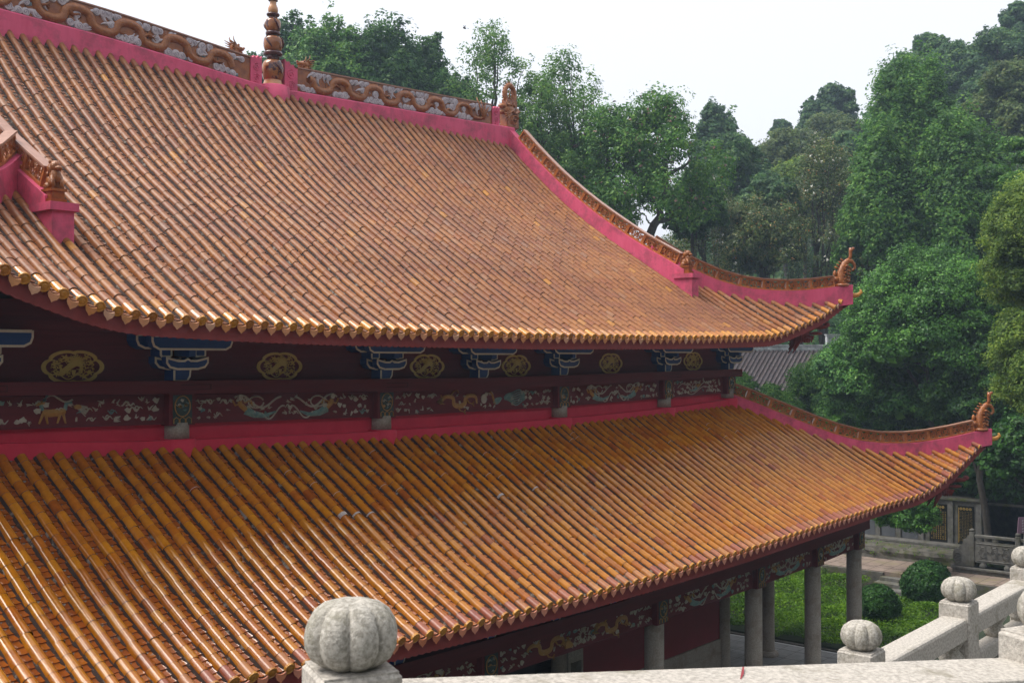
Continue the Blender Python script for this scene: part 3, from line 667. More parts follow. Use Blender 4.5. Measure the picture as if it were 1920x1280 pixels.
# bracket sets
def bracket(x, y0, zb, k=1.0):
    mb = MB()
    def arm(poly, y, th=.16):
        cx = sum(p[0] for p in poly)/len(poly); cz = sum(p[1] for p in poly)/len(poly)
        mb.plate([(p[0]*k, p[1]*k) for p in poly], (x,y,zb), (1,0,0), (0,0,1), (0,th,0), 'blue'); mb.plate([(p[0]*k, p[1]*k) for p in poly], (x,y-.012,zb), (1,0,0), (0,0,1), (0,.012,0), 'cream')
        # painted face inset from the pale edge
        n = len(poly); q = []
        for i in range(n):
            a, b, c = poly[i-1], poly[i], poly[(i+1)%n]
            d1 = Vector((b[0]-a[0], b[1]-a[1])).normalized(); d2 = Vector((c[0]-b[0], c[1]-b[1])).normalized()
            n1 = Vector((-d1.y, d1.x)); n2 = Vector((-d2.y, d2.x)); m_ = (n1+n2)
            m_ = m_.normalized()*(.040/max(.35, m_.normalized().dot(n1))); q.append(((b[0]+m_.x)*k, (b[1]+m_.y)*k))
        mb.plate(q, (x,y-.016,zb), (1,0,0), (0,0,1), (0,.004,0), 'blue')
    top = [(-.88,.84),(-.88,.72),(-.84,.62),(-.72,.56),(.72,.56),(.84,.62),(.88,.72),(.88,.84)]
    low = [(-.50,.42),(-.50,.30),(-.42,.21),(-.24,.17),(.24,.17),(.42,.21),(.50,.30),(.50,.42),(.22,.36),(.08,.36),(.0,.40),(-.08,.36),(-.22,.36)]
    stem = [(-.2,.26),(-.2,-.06),(.1,-.06),(.17,.04),(.2,.26)]
    small = lambda c: [(c-.13,.60),(c-.13,.44),(c-.09,.405),(c+.09,.405),(c+.13,.44),(c+.13,.60)]
    for poly in (top, low, stem, small(-.37), small(.37)): poly.reverse() if sum((poly[i-1][0]*poly[i][1]-poly[i][0]*poly[i-1][1]) for i in range(len(poly))) < 0 else None
    wide = lambda poly, kx: [(p[0]*kx, p[1]) for p in poly]
    arm(wide(top, 1.14), y0+.10, .30); arm(wide(low, 1.08), y0+.22, .26)
    for c in (-.37,.37): arm(sorted_ccw(small(c)), y0+.12, .30)
    arm(stem, y0+.14, .34)
    # forward tier, longer arm carrying the eave purlin
    arm([(p[0]*1.0, p[1]-.02) for p in top], y0-.20, .16); arm([(p[0]*.92, p[1]) for p in low], y0-.02, .14)
    mb.box((x-.07*k,y0-.18,zb+.43*k),(x+.07*k,y0+.3,zb+.55*k),'blue')
    return mb.build('bracket_set', hall)
def sorted_ccw(p):
    s_ = sum((p[i-1][0]*p[i][1]-p[i][0]*p[i-1][1]) for i in range(len(p))); return p if s_ > 0 else p[::-1]
for x in (-X2,-X1,-X0,0,X0,X1,X2): bracket(x, -.50, BT(x)+.03, .97)
# painted rafter ends under both eaves
def rafters(yf, zf, span, parent, dy, dz):
    mb = MB(); x = -span
    while x < span:
        y = yf(x)+dy; z = zf(x, y)-dz
        for r, d, mt in ((.10,0,'cream'),(.065,-.01,'blue')):
            V = [(x+r*math.cos(t), y+d, z+r*math.sin(t)) for t in frange(0, 6.283, 14)[:-1]]; n = len(V)
            V2 = [(p[0], p[1]+(.9 if mt == 'cream' else .01), p[2]+(.35 if mt == 'cream' else 0)) for p in V]
            mb.add(V+V2, [tuple(range(n))]+[(i,i+n,(i+1)%n+n,(i+1)%n) for i in range(n)], mt)
        x += .44
    tag(mb.build('rafter_ends', parent), 'round rafter ends painted blue with cream rims')
rafters(up_ye, up_z, 13.6, upper, .62, .34)

# ------------------------------------------------------------------ main ridge
ZP = smoothtab([(-14,8.45),(-10.5,8.22),(-8,8.10),(-5.3,8.03),(-2.5,7.86),(-.7,7.74),(0,7.72),(.5,7.77),(3.75,7.93),(7,8.09),(10.5,8.28),(11.5,8.35)])
zp = lambda x: interp(x, ZP)
mb = MB(); xs_ = frange(-XR-.1, XR+.12, 60); V = []
prof = [(-.30,-1.1),(-.30,-.04),(-.26,.0),(.26,.0),(.30,-.04),(.30,-1.1)]
for x in xs_:
    for a, b in prof: V.append((x, YR+.1+a, zp(x)+b))
n = 6
mb.add(V, [(i*n+k,(i+1)*n+k,(i+1)*n+(k+1)%n,i*n+(k+1)%n) for i in range(60) for k in range(n)]+[tuple(range(n)), tuple(range(60*n+n-1,60*n-1,-1))], 'pink')
mb.lathe([(.48,-1.0),(.48,.06),(.44,.08),(0,.08)], (0,YR+.1,7.74), 'pink', 28)
ridge = tag(mb.build('main_ridge', hall), 'rose plaster ridge of the upper roof')
# carved ridge panels: dragon body among clouds
def ridge_panel(x0, x1, seed, hdir):
    rg = random.Random(seed); mb = MB(); H = .70; Y = YR-.06; xs_ = frange(x0, x1, 40); V = []
    for x in xs_:
        z = zp(x)
        V += [(x,Y,z),(x,Y,z+H),(x,Y+.30,z+H),(x,Y+.30,z)]
    mb.add(V, [(i*4+k,(i+1)*4+k,(i+1)*4+(k+1)%4,i*4+(k+1)%4) for i in range(40) for k in range(4)]+[(0,1,2,3),(163,162,161,160)], 'glaze')
    V = []
    for x in xs_: V += [(x,Y-.035,zp(x)+H-.001),(x,Y-.035,zp(x)+H+.035),(x,Y+.33,zp(x)+H+.035),(x,Y+.33,zp(x)+H-.001)]
    mb.add(V, [(i*4+k,(i+1)*4+k,(i+1)*4+(k+1)%4,i*4+(k+1)%4) for i in range(40) for k in range(4)], 'coping')
    L = x1-x0; nj = int(L/1.02)
    for j in range(1, nj): x = x0+L*j/nj; mb.box((x-.008,Y-.006,zp(x)+.02),(x+.008,Y,zp(x)+H-.02),'joint')
    ob = mb.build('ridge_panel', ridge)
    # relief
    rb = MB(); f = lambda u, v: (x0+u, Y, zp(x0+u)+v)
    def rib(pts, wd, mat, h):
        V = []; nn = len(pts)
        for i, (u, v) in enumerate(pts):
            a = pts[max(0,i-1)]; b = pts[min(nn-1,i+1)]; dx, dz = b[0]-a[0], b[1]-a[1]; l = math.hypot(dx,dz) or 1; w_ = wd(i/(nn-1)) if callable(wd) else wd
            nx, nz = -dz/l*w_/2, dx/l*w_/2
            for q, hh in ((1,0),(.8,.6),(0,1),(-.8,.6),(-1,0)):
                p = f(u+nx*q, min(H-.02, max(.02, v+nz*q))); V.append((p[0], p[1]-h*hh, p[2]))
        rb.add(V, [(i*5+k,i*5+k+1,i*5+6+k,i*5+5+k) for i in range(nn-1) for k in range(4)], mat, True)
    wv = L/1.55
    body = [(.35+(L-.9)*t-.085*math.sin(t*wv*12.566+(0 if hdir > 0 else 4)), .34+.20*math.sin(t*wv*6.283+(0 if hdir > 0 else 2))*(1 if t > .02 else .6)) for t in frange(0,1,int(L*22))]
    rib(body, lambda t: .23*(.35+.65*min(1, 4*(t if hdir > 0 else 1-t)+.1)), 'glaze2', .10)
    for q in frange(.12,.9,int(L/1.3)):
        u, v = body[int(q*(len(body)-1))]; sg = -1 if v > .33 else 1
        rib([(u,v),(u+.16,v+sg*.10),(u+.3,v+sg*.06)], lambda t: .11*(1-.4*t), 'glaze2', .09)
        for b in (-.07,0,.07): rib([(u+.3,v+sg*.06),(u+.38,v+sg*.06+b)], .03, 'glaze2', .07)
    # tail fin at the far end
    ue, ve = body[-1] if hdir > 0 else body[0]
    # clouds: white commas with a spiral line
    def cloud(u, v, r, a):
        mat = 'lav'; n_ = 14; V = [Vector(f(u, v))+Vector((0,-.055,0))]
        for k in range(n_): 
            t = 2*math.pi*k/n_; V.append(Vector(f(u+r*math.cos(t), min(H-.03,max(.03,v+r*math.sin(t)))))+Vector((0,-.045,0)))
        for k in range(n_): 
            t = 2*math.pi*k/n_; V.append(Vector(f(u+r*1.08*math.cos(t), min(H-.02,max(.02,v+r*1.08*math.sin(t))))))
        rb.add(V, [(0,1+k,1+(k+1)%n_) for k in range(n_)]+[(1+k,1+n_+k,1+n_+(k+1)%n_,1+(k+1)%n_) for k in range(n_)], mat)
        rib([(u+r*.5*math.cos(a)+r*2.6*t*math.cos(a+.5*t), v+r*.5*math.sin(a)+r*2.2*t*math.sin(a+.5*t)) for t in frange(0,1,7)], lambda t: r*1.25*(1-t)+.01, mat, .045)
        sp = spiral(u, v, r*.75, 1.4, a, 16)
        V = []
        for i, (p, q) in enumerate(sp):
            for e in (-.007,.007): V.append(Vector(f(p+e, q+e))+Vector((0,-.058,0)))
        rb.add(V, [(2*i,2*i+1,2*i+3,2*i+2) for i in range(len(sp)-1)], 'lavd')
    u = .16
    while u < L-.12:
        for v in (.58,.12,.36):
            t = min(1,max(0,(u-.35)/(L-.9))); bv = body[int(t*(len(body)-1))][1]
            if abs(bv-v) < .16: continue
            if v == .36 and rg.random() < .6: continue
            cloud(u+rg.uniform(-.05,.05), v+rg.uniform(-.03,.03), rg.uniform(.075,.125), rg.choice((rg.uniform(-.6,.6), rg.uniform(2.6,3.7), rg.uniform(4.2,5.2))))
            if rg.random() < .35: rib([(u+.02,v-.05),(u+.14,v-.02)], .09, 'tealg', .02)
        u += rg.uniform(.17,.25)
    tag(rb.build('dragon_cloud_relief', ob), 'sinuous brown glazed dragon among white spiral clouds')
    return ob
PXL, PXR = -.92, .74
ridge_panel(-9.55, PXL, 5, 1); ridge_panel(PXR+.02, 9.45, 6, -1)
# rose end posts with curls and notched tops
def ridge_post(x0, x1, hz, hz2, y0=None):
    mb = MB(); Y = YR-.10; z0 = zp((x0+x1)/2)-.05
    poly = [(x0,z0),(x1,z0),(x1,hz2)]; n = 6
    for i in range(1, n):
        t = i/n; poly.append((x1+(x0-x1)*t, hz2+(hz-hz2)*t-(.05 if i % 2 else -.02)))
    poly.append((x0,hz)); mb.plate(poly, (0,Y,0), (1,0,0), (0,0,1), (0,.40,0), 'pink')
    pl = Pl(mb, (0,Y-.001,0), (1,0,0), (0,0,1), (0,-.018,0)); cx = (x0+x1)/2; w_ = x1-x0
    pl.rib(spiral(cx, z0+.52, w_*.33, 1.6, 1.2, 24), .028, 'pink'); pl.rib(spiral(cx, z0+.20, w_*.28, 1.4, 4, 20), .026, 'pink')
    pl.rib([(cx-w_*.2,z0+.30),(cx+.02,z0+.34),(cx+w_*.28,z0+.28)], .024, 'pink')
    mb.build('ridge_post', ridge)
ridge_post(-.92,-.54,8.50,8.56); ridge_post(.27,.74,8.66,8.46); ridge_post(9.45,9.85,8.86,8.92); ridge_post(-9.95,-9.55,8.92,8.86)
# finial of stacked gourds
fz = 7.80; mb = MB(); k = 1/414
def seg(prof, mat): mb.lathe([(w_*k/2, (1010-y)*k) for w_, y in prof], (0,YR+.1,fz), mat, 28)
seg([(262,1030),(256,1000),(225,965),(205,935),(206,928)], 'tan')
seg([(206,930),(222,915),(255,870),(268,820),(268,790),(250,740),(215,705),(176,688)], 'jar')
seg([(150,700),(146,640),(150,628)], 'glazed'); seg([(205,632),(224,620),(226,600),(210,585),(170,578)], 'glazed')
seg([(170,585),(205,555),(224,520),(227,480),(218,435),(190,410),(142,404)], 'jar')
seg([(128,410),(126,380)], 'glazed'); seg([(160,384),(176,370),(176,352),(160,340),(110,338)], 'glazed')
seg([(140,345),(172,315),(184,275),(184,240),(172,205),(140,190),(112,188)], 'jar')
seg([(108,195),(104,150)], 'glazed'); seg([(140,152),(156,140),(154,126),(110,120)], 'glazed')
seg([(96,125),(116,100),(122,75),(112,50),(88,25),(76,5),(80,-10),(70,-30)], 'tan')
seg([(110,-30),(116,-40),(60,-50)], 'glazed'); seg([(60,-45),(84,-75),(80,-105),(40,-140),(20,-190),(2,-260)], 'jar')
# dragon straps coiling over the gourds
for i in range(3):
    for a0 in (0, 2.1, 4.2):
        zc, rr = ((800,268),(480,227),(262,184))[i]; pts = []
        for t in frange(0,1,12):
            a = a0+t*.9+i; zz = fz+(1010-(zc+(t-.5)*150))*k; r_ = rr*k/2*math.sqrt(max(.1, 1-((t-.5)*1.25)**2))+.015
            pts.append((r_*math.cos(a), YR+.1+r_*math.sin(a), zz))
        mb.tube(pts, lambda t: .035*math.sin(math.pi*(.12+.8*t)), 'glazed', 6)
tag(mb.build('gourd_finial', ridge), 'stacked brown glazed gourd finial with dark collars')
# little dragon heads peering over the panels
def dragon_head(x, z, d, s=1.0):
    mb = MB(); y = YR+.08
    mb.blob((x,y,z+.10*s), (.17*s,.12*s,.12*s), 'glaze2'); mb.blob((x+d*.17*s,y,z+.11*s), (.12*s,.085*s,.06*s), 'glaze2')
    mb.blob((x+d*.14*s,y,z+.02*s), (.11*s,.07*s,.035*s), 'glaze2'); mb.blob((x+d*.28*s,y,z+.15*s), (.035*s,.05*s,.035*s), 'glaze2')
    mb.tube([(x,y,z-.15*s),(x-d*.03*s,y,z+.06*s)], .11*s, 'glaze2')
    for yy in (-.07,.07):
        mb.blob((x+d*.06*s,y+yy,z+.19*s), (.035*s,.03*s,.035*s), 'glaze')
        mb.tube([(x-d*.02*s,y+yy,z+.19*s),(x-d*.12*s,y+yy*1.3,z+.30*s),(x-d*.13*s,y+yy*1.3,z+.40*s)], lambda t: .024*s*(1-.7*t), 'glaze2', 6)
        for j in range(5): mb.tube([(x-d*.08*s,y+yy,z+(.02+.045*j)*s),(x-d*(.22+.02*j)*s,y+yy*1.6,z+(.0+.07*j)*s)], lambda t: .03*s*(1-.8*t), 'glaze2', 5)
    mb.build('dragon_head', ridge)
dragon_head(-1.32, zp(-1.3)+.78, 1); dragon_head(1.15, zp(1.1)+.78, -1)
# tail crest near the right end
for sx in (1,-1):
    mb = MB(); x = sx*8.95
    for j, a in enumerate((-.35,-.1,.15,.4)):
        mb.tube([(x,YR-.12,zp(x)+.15),(x+a*.5,YR-.12,zp(x)+.5),(x+a*.9,YR-.08,zp(x)+.86-.06*j)], lambda t: .06*(1-.75*t), 'glaze2', 6)
    mb.build('dragon_tail_crest', ridge)
# ridge end dragon-fish
def ridge_beast(sx):
    mb = MB(); x = sx*10.62; y = YR+.1; z = zp(10.5)-.02; g = 'glaze2'
    mb.bevbox((x-.34,y-.20,z),(x+.34,y+.20,z+.62), .05, 'glaze')
    pl = Pl(mb, (x,y-.20,z), (sx,0,0), (0,0,1), (0,-.05,0))
    pl.rib(spiral(.05,.28,.22,1.3,.5,24), .09, g, 1.4); pl.rib([(-.3,.5),(-.1,.62),(.1,.55),(.3,.66)], .12, g, 1.5)
    mb.blob((x-sx*.10,y,z+.66), (.36,.24,.22), g); mb.blob((x-sx*.42,y,z+.78), (.16,.15,.09), g); mb.blob((x-sx*.40,y,z+.56), (.14,.13,.06), g)
    mb.blob((x+sx*.38,y,z+.70), (.15,.12,.15), g)
    for j in range(6):
        a = 2.2+j*.35; mb.tube([(x-sx*.15,y-.2,z+.55),(x-sx*(.15-.42*math.cos(a)),y-.24,z+.5+.28*math.sin(a)-.1)], lambda t: .05*(1-.8*t), g, 5)
    for yy in (-.16,.16):
        mb.blob((x-sx*.22,y+yy,z+.84), (.07,.06,.07), 'glaze')
        for j in range(3): mb.tube([(x-sx*.3+sx*.2*j,y+yy,z+.80),(x-sx*.36+sx*.22*j,y+yy,z+.98)], lambda t: .04*(1-.8*t), g, 5)
    # curled body ring above with spiny outer edge
    cz = z+1.26; pts = [(x+.27*math.cos(a), y, cz+.34*math.sin(a)) for a in frange(-1.57,4.71,26)]
    mb.tube(pts, lambda t: .105-.02*t, g, 8); mb.box((x-.28,y-.13,z+.82),(x+.28,y+.13,z+1.06),'glaze')
    for a in frange(-.4,3.6,13): mb.tube([(x+.33*math.cos(a),y,cz+.41*math.sin(a)),(x+.41*math.cos(a+.08),y,cz+.51*math.sin(a+.08))], lambda t: .035*(1-.8*t), g, 5)
    for b in (-.11,0,.11): mb.tube([(x+b*.4,y,cz-.28),(x+b*1.1+.03*math.sin(b*20),y,cz),(x+b*.5,y,cz+.24-.6*abs(b))], lambda t: .042*(1-.8*t), g, 6)
    tag(mb.build('ridge_dragon', ridge), 'brown glazed dragon with a curled spiny ring above it')
ridge_beast(1); ridge_beast(-1)
# gable walls
for sx in (-1,1):
    mb = MB(); pts = [(y, interp(y, UP_PROF)-.1) for y in frange(1.5,YR,10)]; pts += [(2*YR-y, z) for y, z in pts[::-1][1:]]
    pts += [(2*YR-1.5, 2.0),(1.5, 2.0)]
    mb.plate(pts, (sx*(XR+.05)-.05,0,0), (0,1,0), (0,0,1), (.1,0,0), 'oxblood'); mb.build('gable_wall', hall)

# ------------------------------------------------------------------ pierced coping panels on the ridges
def lattice(parent, path, H=.33, seglen=.72, th=.14, label=None):
    """path: 3D points along the foot of the coping"""
    mb = MB(); rg = random.Random(int(abs(path[0][0]*100))); P = [Vector(p) for p in path]; S = [0]
    for a, b in zip(P, P[1:]): S.append(S[-1]+(b-a).length)
    def at(s_):
        s_ = min(max(s_,0),S[-1])
        for i in range(len(P)-1):
            if s_ <= S[i+1]+1e-9: return P[i].lerp(P[i+1], (s_-S[i])/(S[i+1]-S[i]))
    n = max(1, round(S[-1]/seglen))
    for j in range(n):
        a = at(S[-1]*j/n); b = at(S[-1]*(j+1)/n); ex = (b-a); l = ex.length; ex.normalize(); hz = Vector((ex.x,ex.y,0)).normalized(); nn = Vector((-hz.y,hz.x,0)); ez = nn.cross(ex)*-1
        if ez.z < 0: ez = -ez
        o = a-nn*th/2; B = lambda x, z, dx, dz, t0=0, t1=1, mt='lattice': mb.obox(o+ex*x+ez*z+nn*th*t0, ex*dx, nn*th*(t1-t0), ez*dz, mt)
        B(.0,0,l-.0,.05); B(0,H-.045,l,.045); B(0,.05,.05,H-.095); B(l-.05,.05,.05,H-.095)
        B(-.02,H,l+.02,.035,-.25,1.25,'coping')
        # scrolls in the opening
        for t0, t1 in ((.12,.38),(.62,.88)):
            c = o+nn*th*(t0+t1)/2; pl = Pl(mb, c, ex, ez, nn*th*.12); hz_ = H/2
            for cx in (.2,.5,.8):
                pl.rib(spiral(l*cx, hz_, H*.26, 1.1, rg.uniform(0,6), 12), .030, 'lattice', 1)
                pl.rib([(l*(cx-.12),.05),(l*cx,hz_),(l*(cx+.12),H-.05)], .030, 'lattice', .8); pl.rib([(l*(cx-.12),H-.05),(l*cx,hz_),(l*(cx+.12),.05)], .026, 'lattice', .8)
            for cx in (.35,.65): pl.rib([(l*cx,.05),(l*cx,H-.05)], .03, 'lattice', .9)
    ob = mb.build('pierced_coping', parent); tag(ob, label)
    return ob
def beast(parent, o, fx, s=1.0):   # seated guardian lion on a pedestal; fx = facing direction in plan
    mb = MB(); o = Vector(o); f = Vector((fx[0],fx[1],0)).normalized(); r = Vector((-f.y,f.x,0)); z = Vector((0,0,1)); g = 'glaze2'
    rot = Matrix((f, r, z)).transposed()
    def B(p, rad, mt=g): mb.blob(o+f*p[0]*s+r*p[1]*s+z*p[2]*s, [q*s for q in rad], mt, 10, 7, rot)
    mb.obox(o-f*.19*s-r*.15*s, f*.38*s, r*.30*s, z*.09*s, 'glaze'); mb.obox(o-f*.16*s-r*.12*s+z*.09*s, f*.32*s, r*.24*s, z*.13*s, 'glaze'); mb.obox(o-f*.19*s-r*.15*s+z*.22*s, f*.38*s, r*.30*s, z*.05*s, 'glaze')
    B((-.04,0,.40),(.15,.12,.15)); B((.05,0,.50),(.11,.11,.15))
    for yy in (-.08,.08):
        mb.tube([o+f*.08*s+r*yy*s+z*.5*s, o+f*.14*s+r*yy*s+z*.28*s], .04*s, g, 7); B((-.08,yy*1.2,.32),(.10,.05,.08))
        B((.0,yy,.76),(.03,.025,.04)); B((.12,yy*.6,.72),(.025,.02,.025),'glaze')
    B((.05,0,.68),(.12,.11,.11)); B((.16,0,.64),(.07,.07,.045)); B((.0,0,.64),(.11,.13,.13))
    mb.tube([o-f*.16*s+z*.32*s, o-f*.24*s+z*.5*s, o-f*.16*s+z*.62*s], lambda t: .05*s*(1-.5*t), g, 7)
    for j in range(5): B((-.08,-.08+.04*j,.55),(.05,.03,.05))
    return tag(mb.build('guardian_lion', parent), 'seated brown glazed lion on a small pedestal')
# descending ridges (front pair and back pair)
dz_top = smoothtab([(.0,2.63),(.34,2.80),(.93,3.12),(1.95,3.68),(3,4.34),(4.1,5.09),(5.24,5.98),(6.43,7.05),(7.5,8.14)])
def descending(sx, bk):
    m_ = lambda y: (2*YR-y) if bk else y
    ys = frange(.30, YR-.15, 26); mb = MB()
    path = [(sx*XR, m_(y)) for y in ys]; mb.strip(path, .32, [interp(y, UP_PROF)-.05 for y in ys], [interp(y, dz_top) for y in ys], 'pink')
    # roll moulding at the foot
    z0 = interp(-.1, UP_PROF)-.02; y0, y1 = sorted((m_(-.02), m_(.60)))
    mb.box((sx*XR-.20,y0,z0-.25),(sx*XR+.20,y1,2.50),'pink'); mb.box((sx*XR-.26,y0-.06,2.50),(sx*XR+.26,y1+.06,2.64),'pink')
    ob = mb.build('descending_ridge', hall)
    lattice(ob, [(sx*XR, m_(y), interp(y, dz_top)+.002) for y in frange(.66, YR-.5, 18)], .36, .74)
    beast(ob, (sx*XR, m_(.30), 2.64), (0, 1 if bk else -1), .95)
for sx in (-1,1):
    for bk in (False, True): descending(sx, bk)
# hip ridges
def hip(sx, bk, kind):
    m_ = lambda x, y: (sx*x, (2*YR-y) if bk else y)
    if kind == 'u':
        zt_ = smoothtab([(10.5,3.62),(11.0,3.18),(11.67,2.73),(12.09,2.49),(12.52,2.32),(12.94,2.22),(13.8,2.17),(14.44,2.24),(15.09,2.36),(15.3,2.40)]); a, b = 10.5, 15.26; tip = 14.86; zf = up_z
        extra = lambda x: 0 if sx > 0 or bk else interp(min(x+.9,15.3), UP_LIFT)-interp(x, UP_LIFT)
    else:
        zt_ = smoothtab([(12.2,-1.12),(12.94,-1.5),(13.36,-1.75),(13.79,-1.99),(14.22,-2.23),(14.65,-2.45),(15.08,-2.64),(15.51,-2.77),(15.94,-2.84),(16.38,-2.86),(16.81,-2.83),(17.25,-2.75),(17.69,-2.64),(18.13,-2.51),(18.62,-2.38)]); a, b = 12.2, 18.62; tip = 18.24; zf = lo_z
        extra = lambda x: 0
    xs_ = frange(a, b, 34); path = [m_(x, HC-x) for x in xs_]; mb = MB()
    mb.strip(path, .34, [zf(sx*x if not bk else x, HC-x)-.22 for x in xs_], [interp(x, zt_)+extra(x) for x in xs_], 'pink')
    ob = mb.build('hip_ridge', hall)
    lattice(ob, [(*m_(x, HC-x), interp(x, zt_)+extra(x)+.002) for x in frange(a, tip, 22)], .35, .78)
    # upturned fish ornament at the tip
    o = Vector((*m_(b-.22, HC-b+.22), interp(b-.22, zt_)+extra(b-.22)-.02)); ex = Vector((*m_(1,-1),0))-Vector((*m_(0,0),0)); ex.z = 0; ex.normalize(); z = Vector((0,0,1)); fb = MB(); g = 'glaze2'
    q = lambda p, zz: o+ex*p+z*zz
    body = [q(.0,.0),q(-.02,.22),q(-.03,.42),q(.02,.60),(q(.10,.76)),q(.22,.86),q(.34,.84),q(.43,.74),q(.45,.63),q(.38,.55),q(.31,.58)]
    fb.tube(body, [.18,.165,.145,.13,.115,.09,.065,.05,.045,.04,.025], g, 10)
    fb.tube([q(.24,.84),q(.30,1.0),q(.30,1.16),q(.33,1.27)], [.07,.055,.06,.085], 'glaze', 8); fb.blob(q(.39,1.26), (.09,.05,.05), 'glaze')
    fb.blob(q(-.2,.24), (.14,.12,.10), g); fb.blob(q(-.30,.18), (.08,.09,.05), g); fb.blob(q(-.24,.42), (.06,.06,.12), g); fb.blob(q(.22,.20), (.12,.06,.06), g)
    for j in range(9):
        t = j/8; p = body[1].lerp(body[3], t) if j < 5 else body[3].lerp(body[5], (j-5)/3); fb.tube([p+(-ex*.17+z*.0), p+(-ex*.27+z*.06)], lambda t: .05*(1-.7*t), g, 5)
    for j in range(7):
        for sd in (-1, 1):
            p = body[0].lerp(body[4], j/7); rr = Vector((-ex.y, ex.x, 0))*sd
            fb.tube([p+rr*.13, p+rr*.21+z*.05+ex*(.05*(-1)**j)], lambda t: .055*(1-.75*t), g, 5); fb.tube([p+ex*.13, p+ex*.24-z*.05+rr*.04], lambda t: .06*(1-.75*t), g, 5)
    for j in range(6): fb.tube([q(-.26+.03*j,.10), q(-.40+.02*j,.02+.05*j)], lambda t: .045*(1-.8*t), g, 5)
    for j in range(4): fb.tube([q(.10,.12+.07*j), q(.28,.06+.09*j)], lambda t: .05*(1-.8*t), g, 5)
    fb.lathe([(.24,0),(.26,.05),(.2,.1)], tuple(o), 'glaze', 14)
    tag(fb.build('fish_tail_ornament', ob), 'brown glazed scaly fish body with its tail curled up')
    # small curl tile under the tip
    cb = MB(); o2 = Vector((*m_(b+.08, HC-b-.08), interp(b, zt_)+extra(b)-.36)); cb.tube([o2-ex*.1, o2+ex*.12+z*.02, o2+ex*.24+z*.12, o2+ex*.2+z*.2], lambda t: .09*(1-.6*t), 'cap', 8)
    cb.build('corner_tile', ob)
    # dragon headed corner beam
    hx, hp = ex.copy(), ex; ex = ex*1.45; z = z*1.35; db = MB(); bx = b-1.22; zb = (interp(b-1.2, zt_)+extra(b-1.2))-1.38 if kind == 'u' else interp(b-1.0, zt_)-1.62
    o3 = Vector((*m_(bx, HC-bx), zb)); r = Vector((0,0,1)).cross(hx)*1.3; red = 'maroon2'; B = lambda p, y, zz, rad: db.blob(o3+ex*p+r*y+z*zz, rad, red, 10, 7, Matrix((ex, r, z)).transposed())
    db.obox(o3-ex*2.4-r*.13+z*.0, ex*2.5+z*.06, r*.26, z*.28, 'maroon')
    B(.12,0,.16,(.26,.16,.15)); B(.42,0,.14,(.22,.11,.06)); B(.62,0,.19,(.07,.08,.06)); B(.34,0,-.02,(.18,.09,.045)); B(-.04,0,.02,(.26,.19,.2)); B(.10,0,-.12,(.14,.12,.12))
    for yy in (-.13,.13):
        B(.2,yy,.27,(.07,.05,.07))
        for j in range(9): p = o3+ex*(-.05)+r*yy+z*(.22-.05*j); db.tube([p, p-ex*(.09+.012*j)+r*yy*.35+z*(.03-.045*j)], lambda t: .075*(1-.75*t), red, 5)
        for j in range(5): p = o3+ex*(.02+.06*j)+r*yy*.7-z*.08; db.tube([p, p-z*.17+ex*(.04-.02*j)], lambda t: .065*(1-.8*t), red, 5)
        db.tube([o3+ex*.1+r*yy+z*.28, o3-ex*.1+r*yy*1.2+z*.42], lambda t: .035*(1-.7*t), red, 5)
    tag(db.build('dragon_head_beam', hall), 'dark red dragon head carved on the corner beam')
for sx in (-1,1):
    for bk in (False, True):
        hip(sx, bk, 'u'); hip(sx, bk, 'l')

# ------------------------------------------------------------------ lower storey
FL = -10.35
ZL = lambda x: interp(abs(x), [(0,-6.54),(3.2,-6.50),(8.33,-6.44),(12.16,-6.38),(15.3,-6.28)])
xs_l = [-X3,-X2,-X1,-X0,X0,X1,X2,X3]; YF = -W3
for x in xs_l: column(x, YF, FL, ZL(x)+.03, .25, True)
column(X3, 0, FL, -6.2, .25, True); column(-X3, 0, FL, -6.2, .25, True)
for y in (4.2, 8.5, 12.8): column(X3, y, FL, -6.2, .25, True)
kl = ['fairies','ribbons','dragons','fairies','dragons','fairies','fairies','ribbons']
kl = ['ribbons','beast','fairies','dragons','fairies','fairies','fairies']
LH = .58
for i in range(7): relief_panel(hall, xs_l[i]+.27, xs_l[i+1]-.27, ZL(xs_l[i]), ZL(xs_l[i+1]), LH-.02, YF-.12, kl[i], 80+i)
for i, x in enumerate(xs_l): carved_block(x, YF-.26, ZL(x)-.02, LH+.02, 70+i)
mb = MB(); long_box(mb, frange(-X3-.5,X3+.5,28), YF-.34, YF+.2, lambda x: ZL(x)+LH, lambda x: ZL(x)+LH+.30, 'maroon')
for sx in (-1,1):
    mb.box((sx*X3-.2,YF+.2,-6.3),(sx*X3+.2,2*YR-YF,-5.4),'maroon')
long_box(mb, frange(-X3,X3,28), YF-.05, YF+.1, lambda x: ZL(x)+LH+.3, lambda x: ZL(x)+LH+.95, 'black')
tag(mb.build('tie_beam', hall), 'dark red tie beam under the lower eave')
for x in (-X3,-X2,-(X1+X2)/2,-X1,-(X0+X1)/2,-X0,-1.07,1.07,X0,(X0+X1)/2,X1,(X1+X2)/2,X2,X3): bracket(x, YF-.42, ZL(x)+LH+.31, .72)
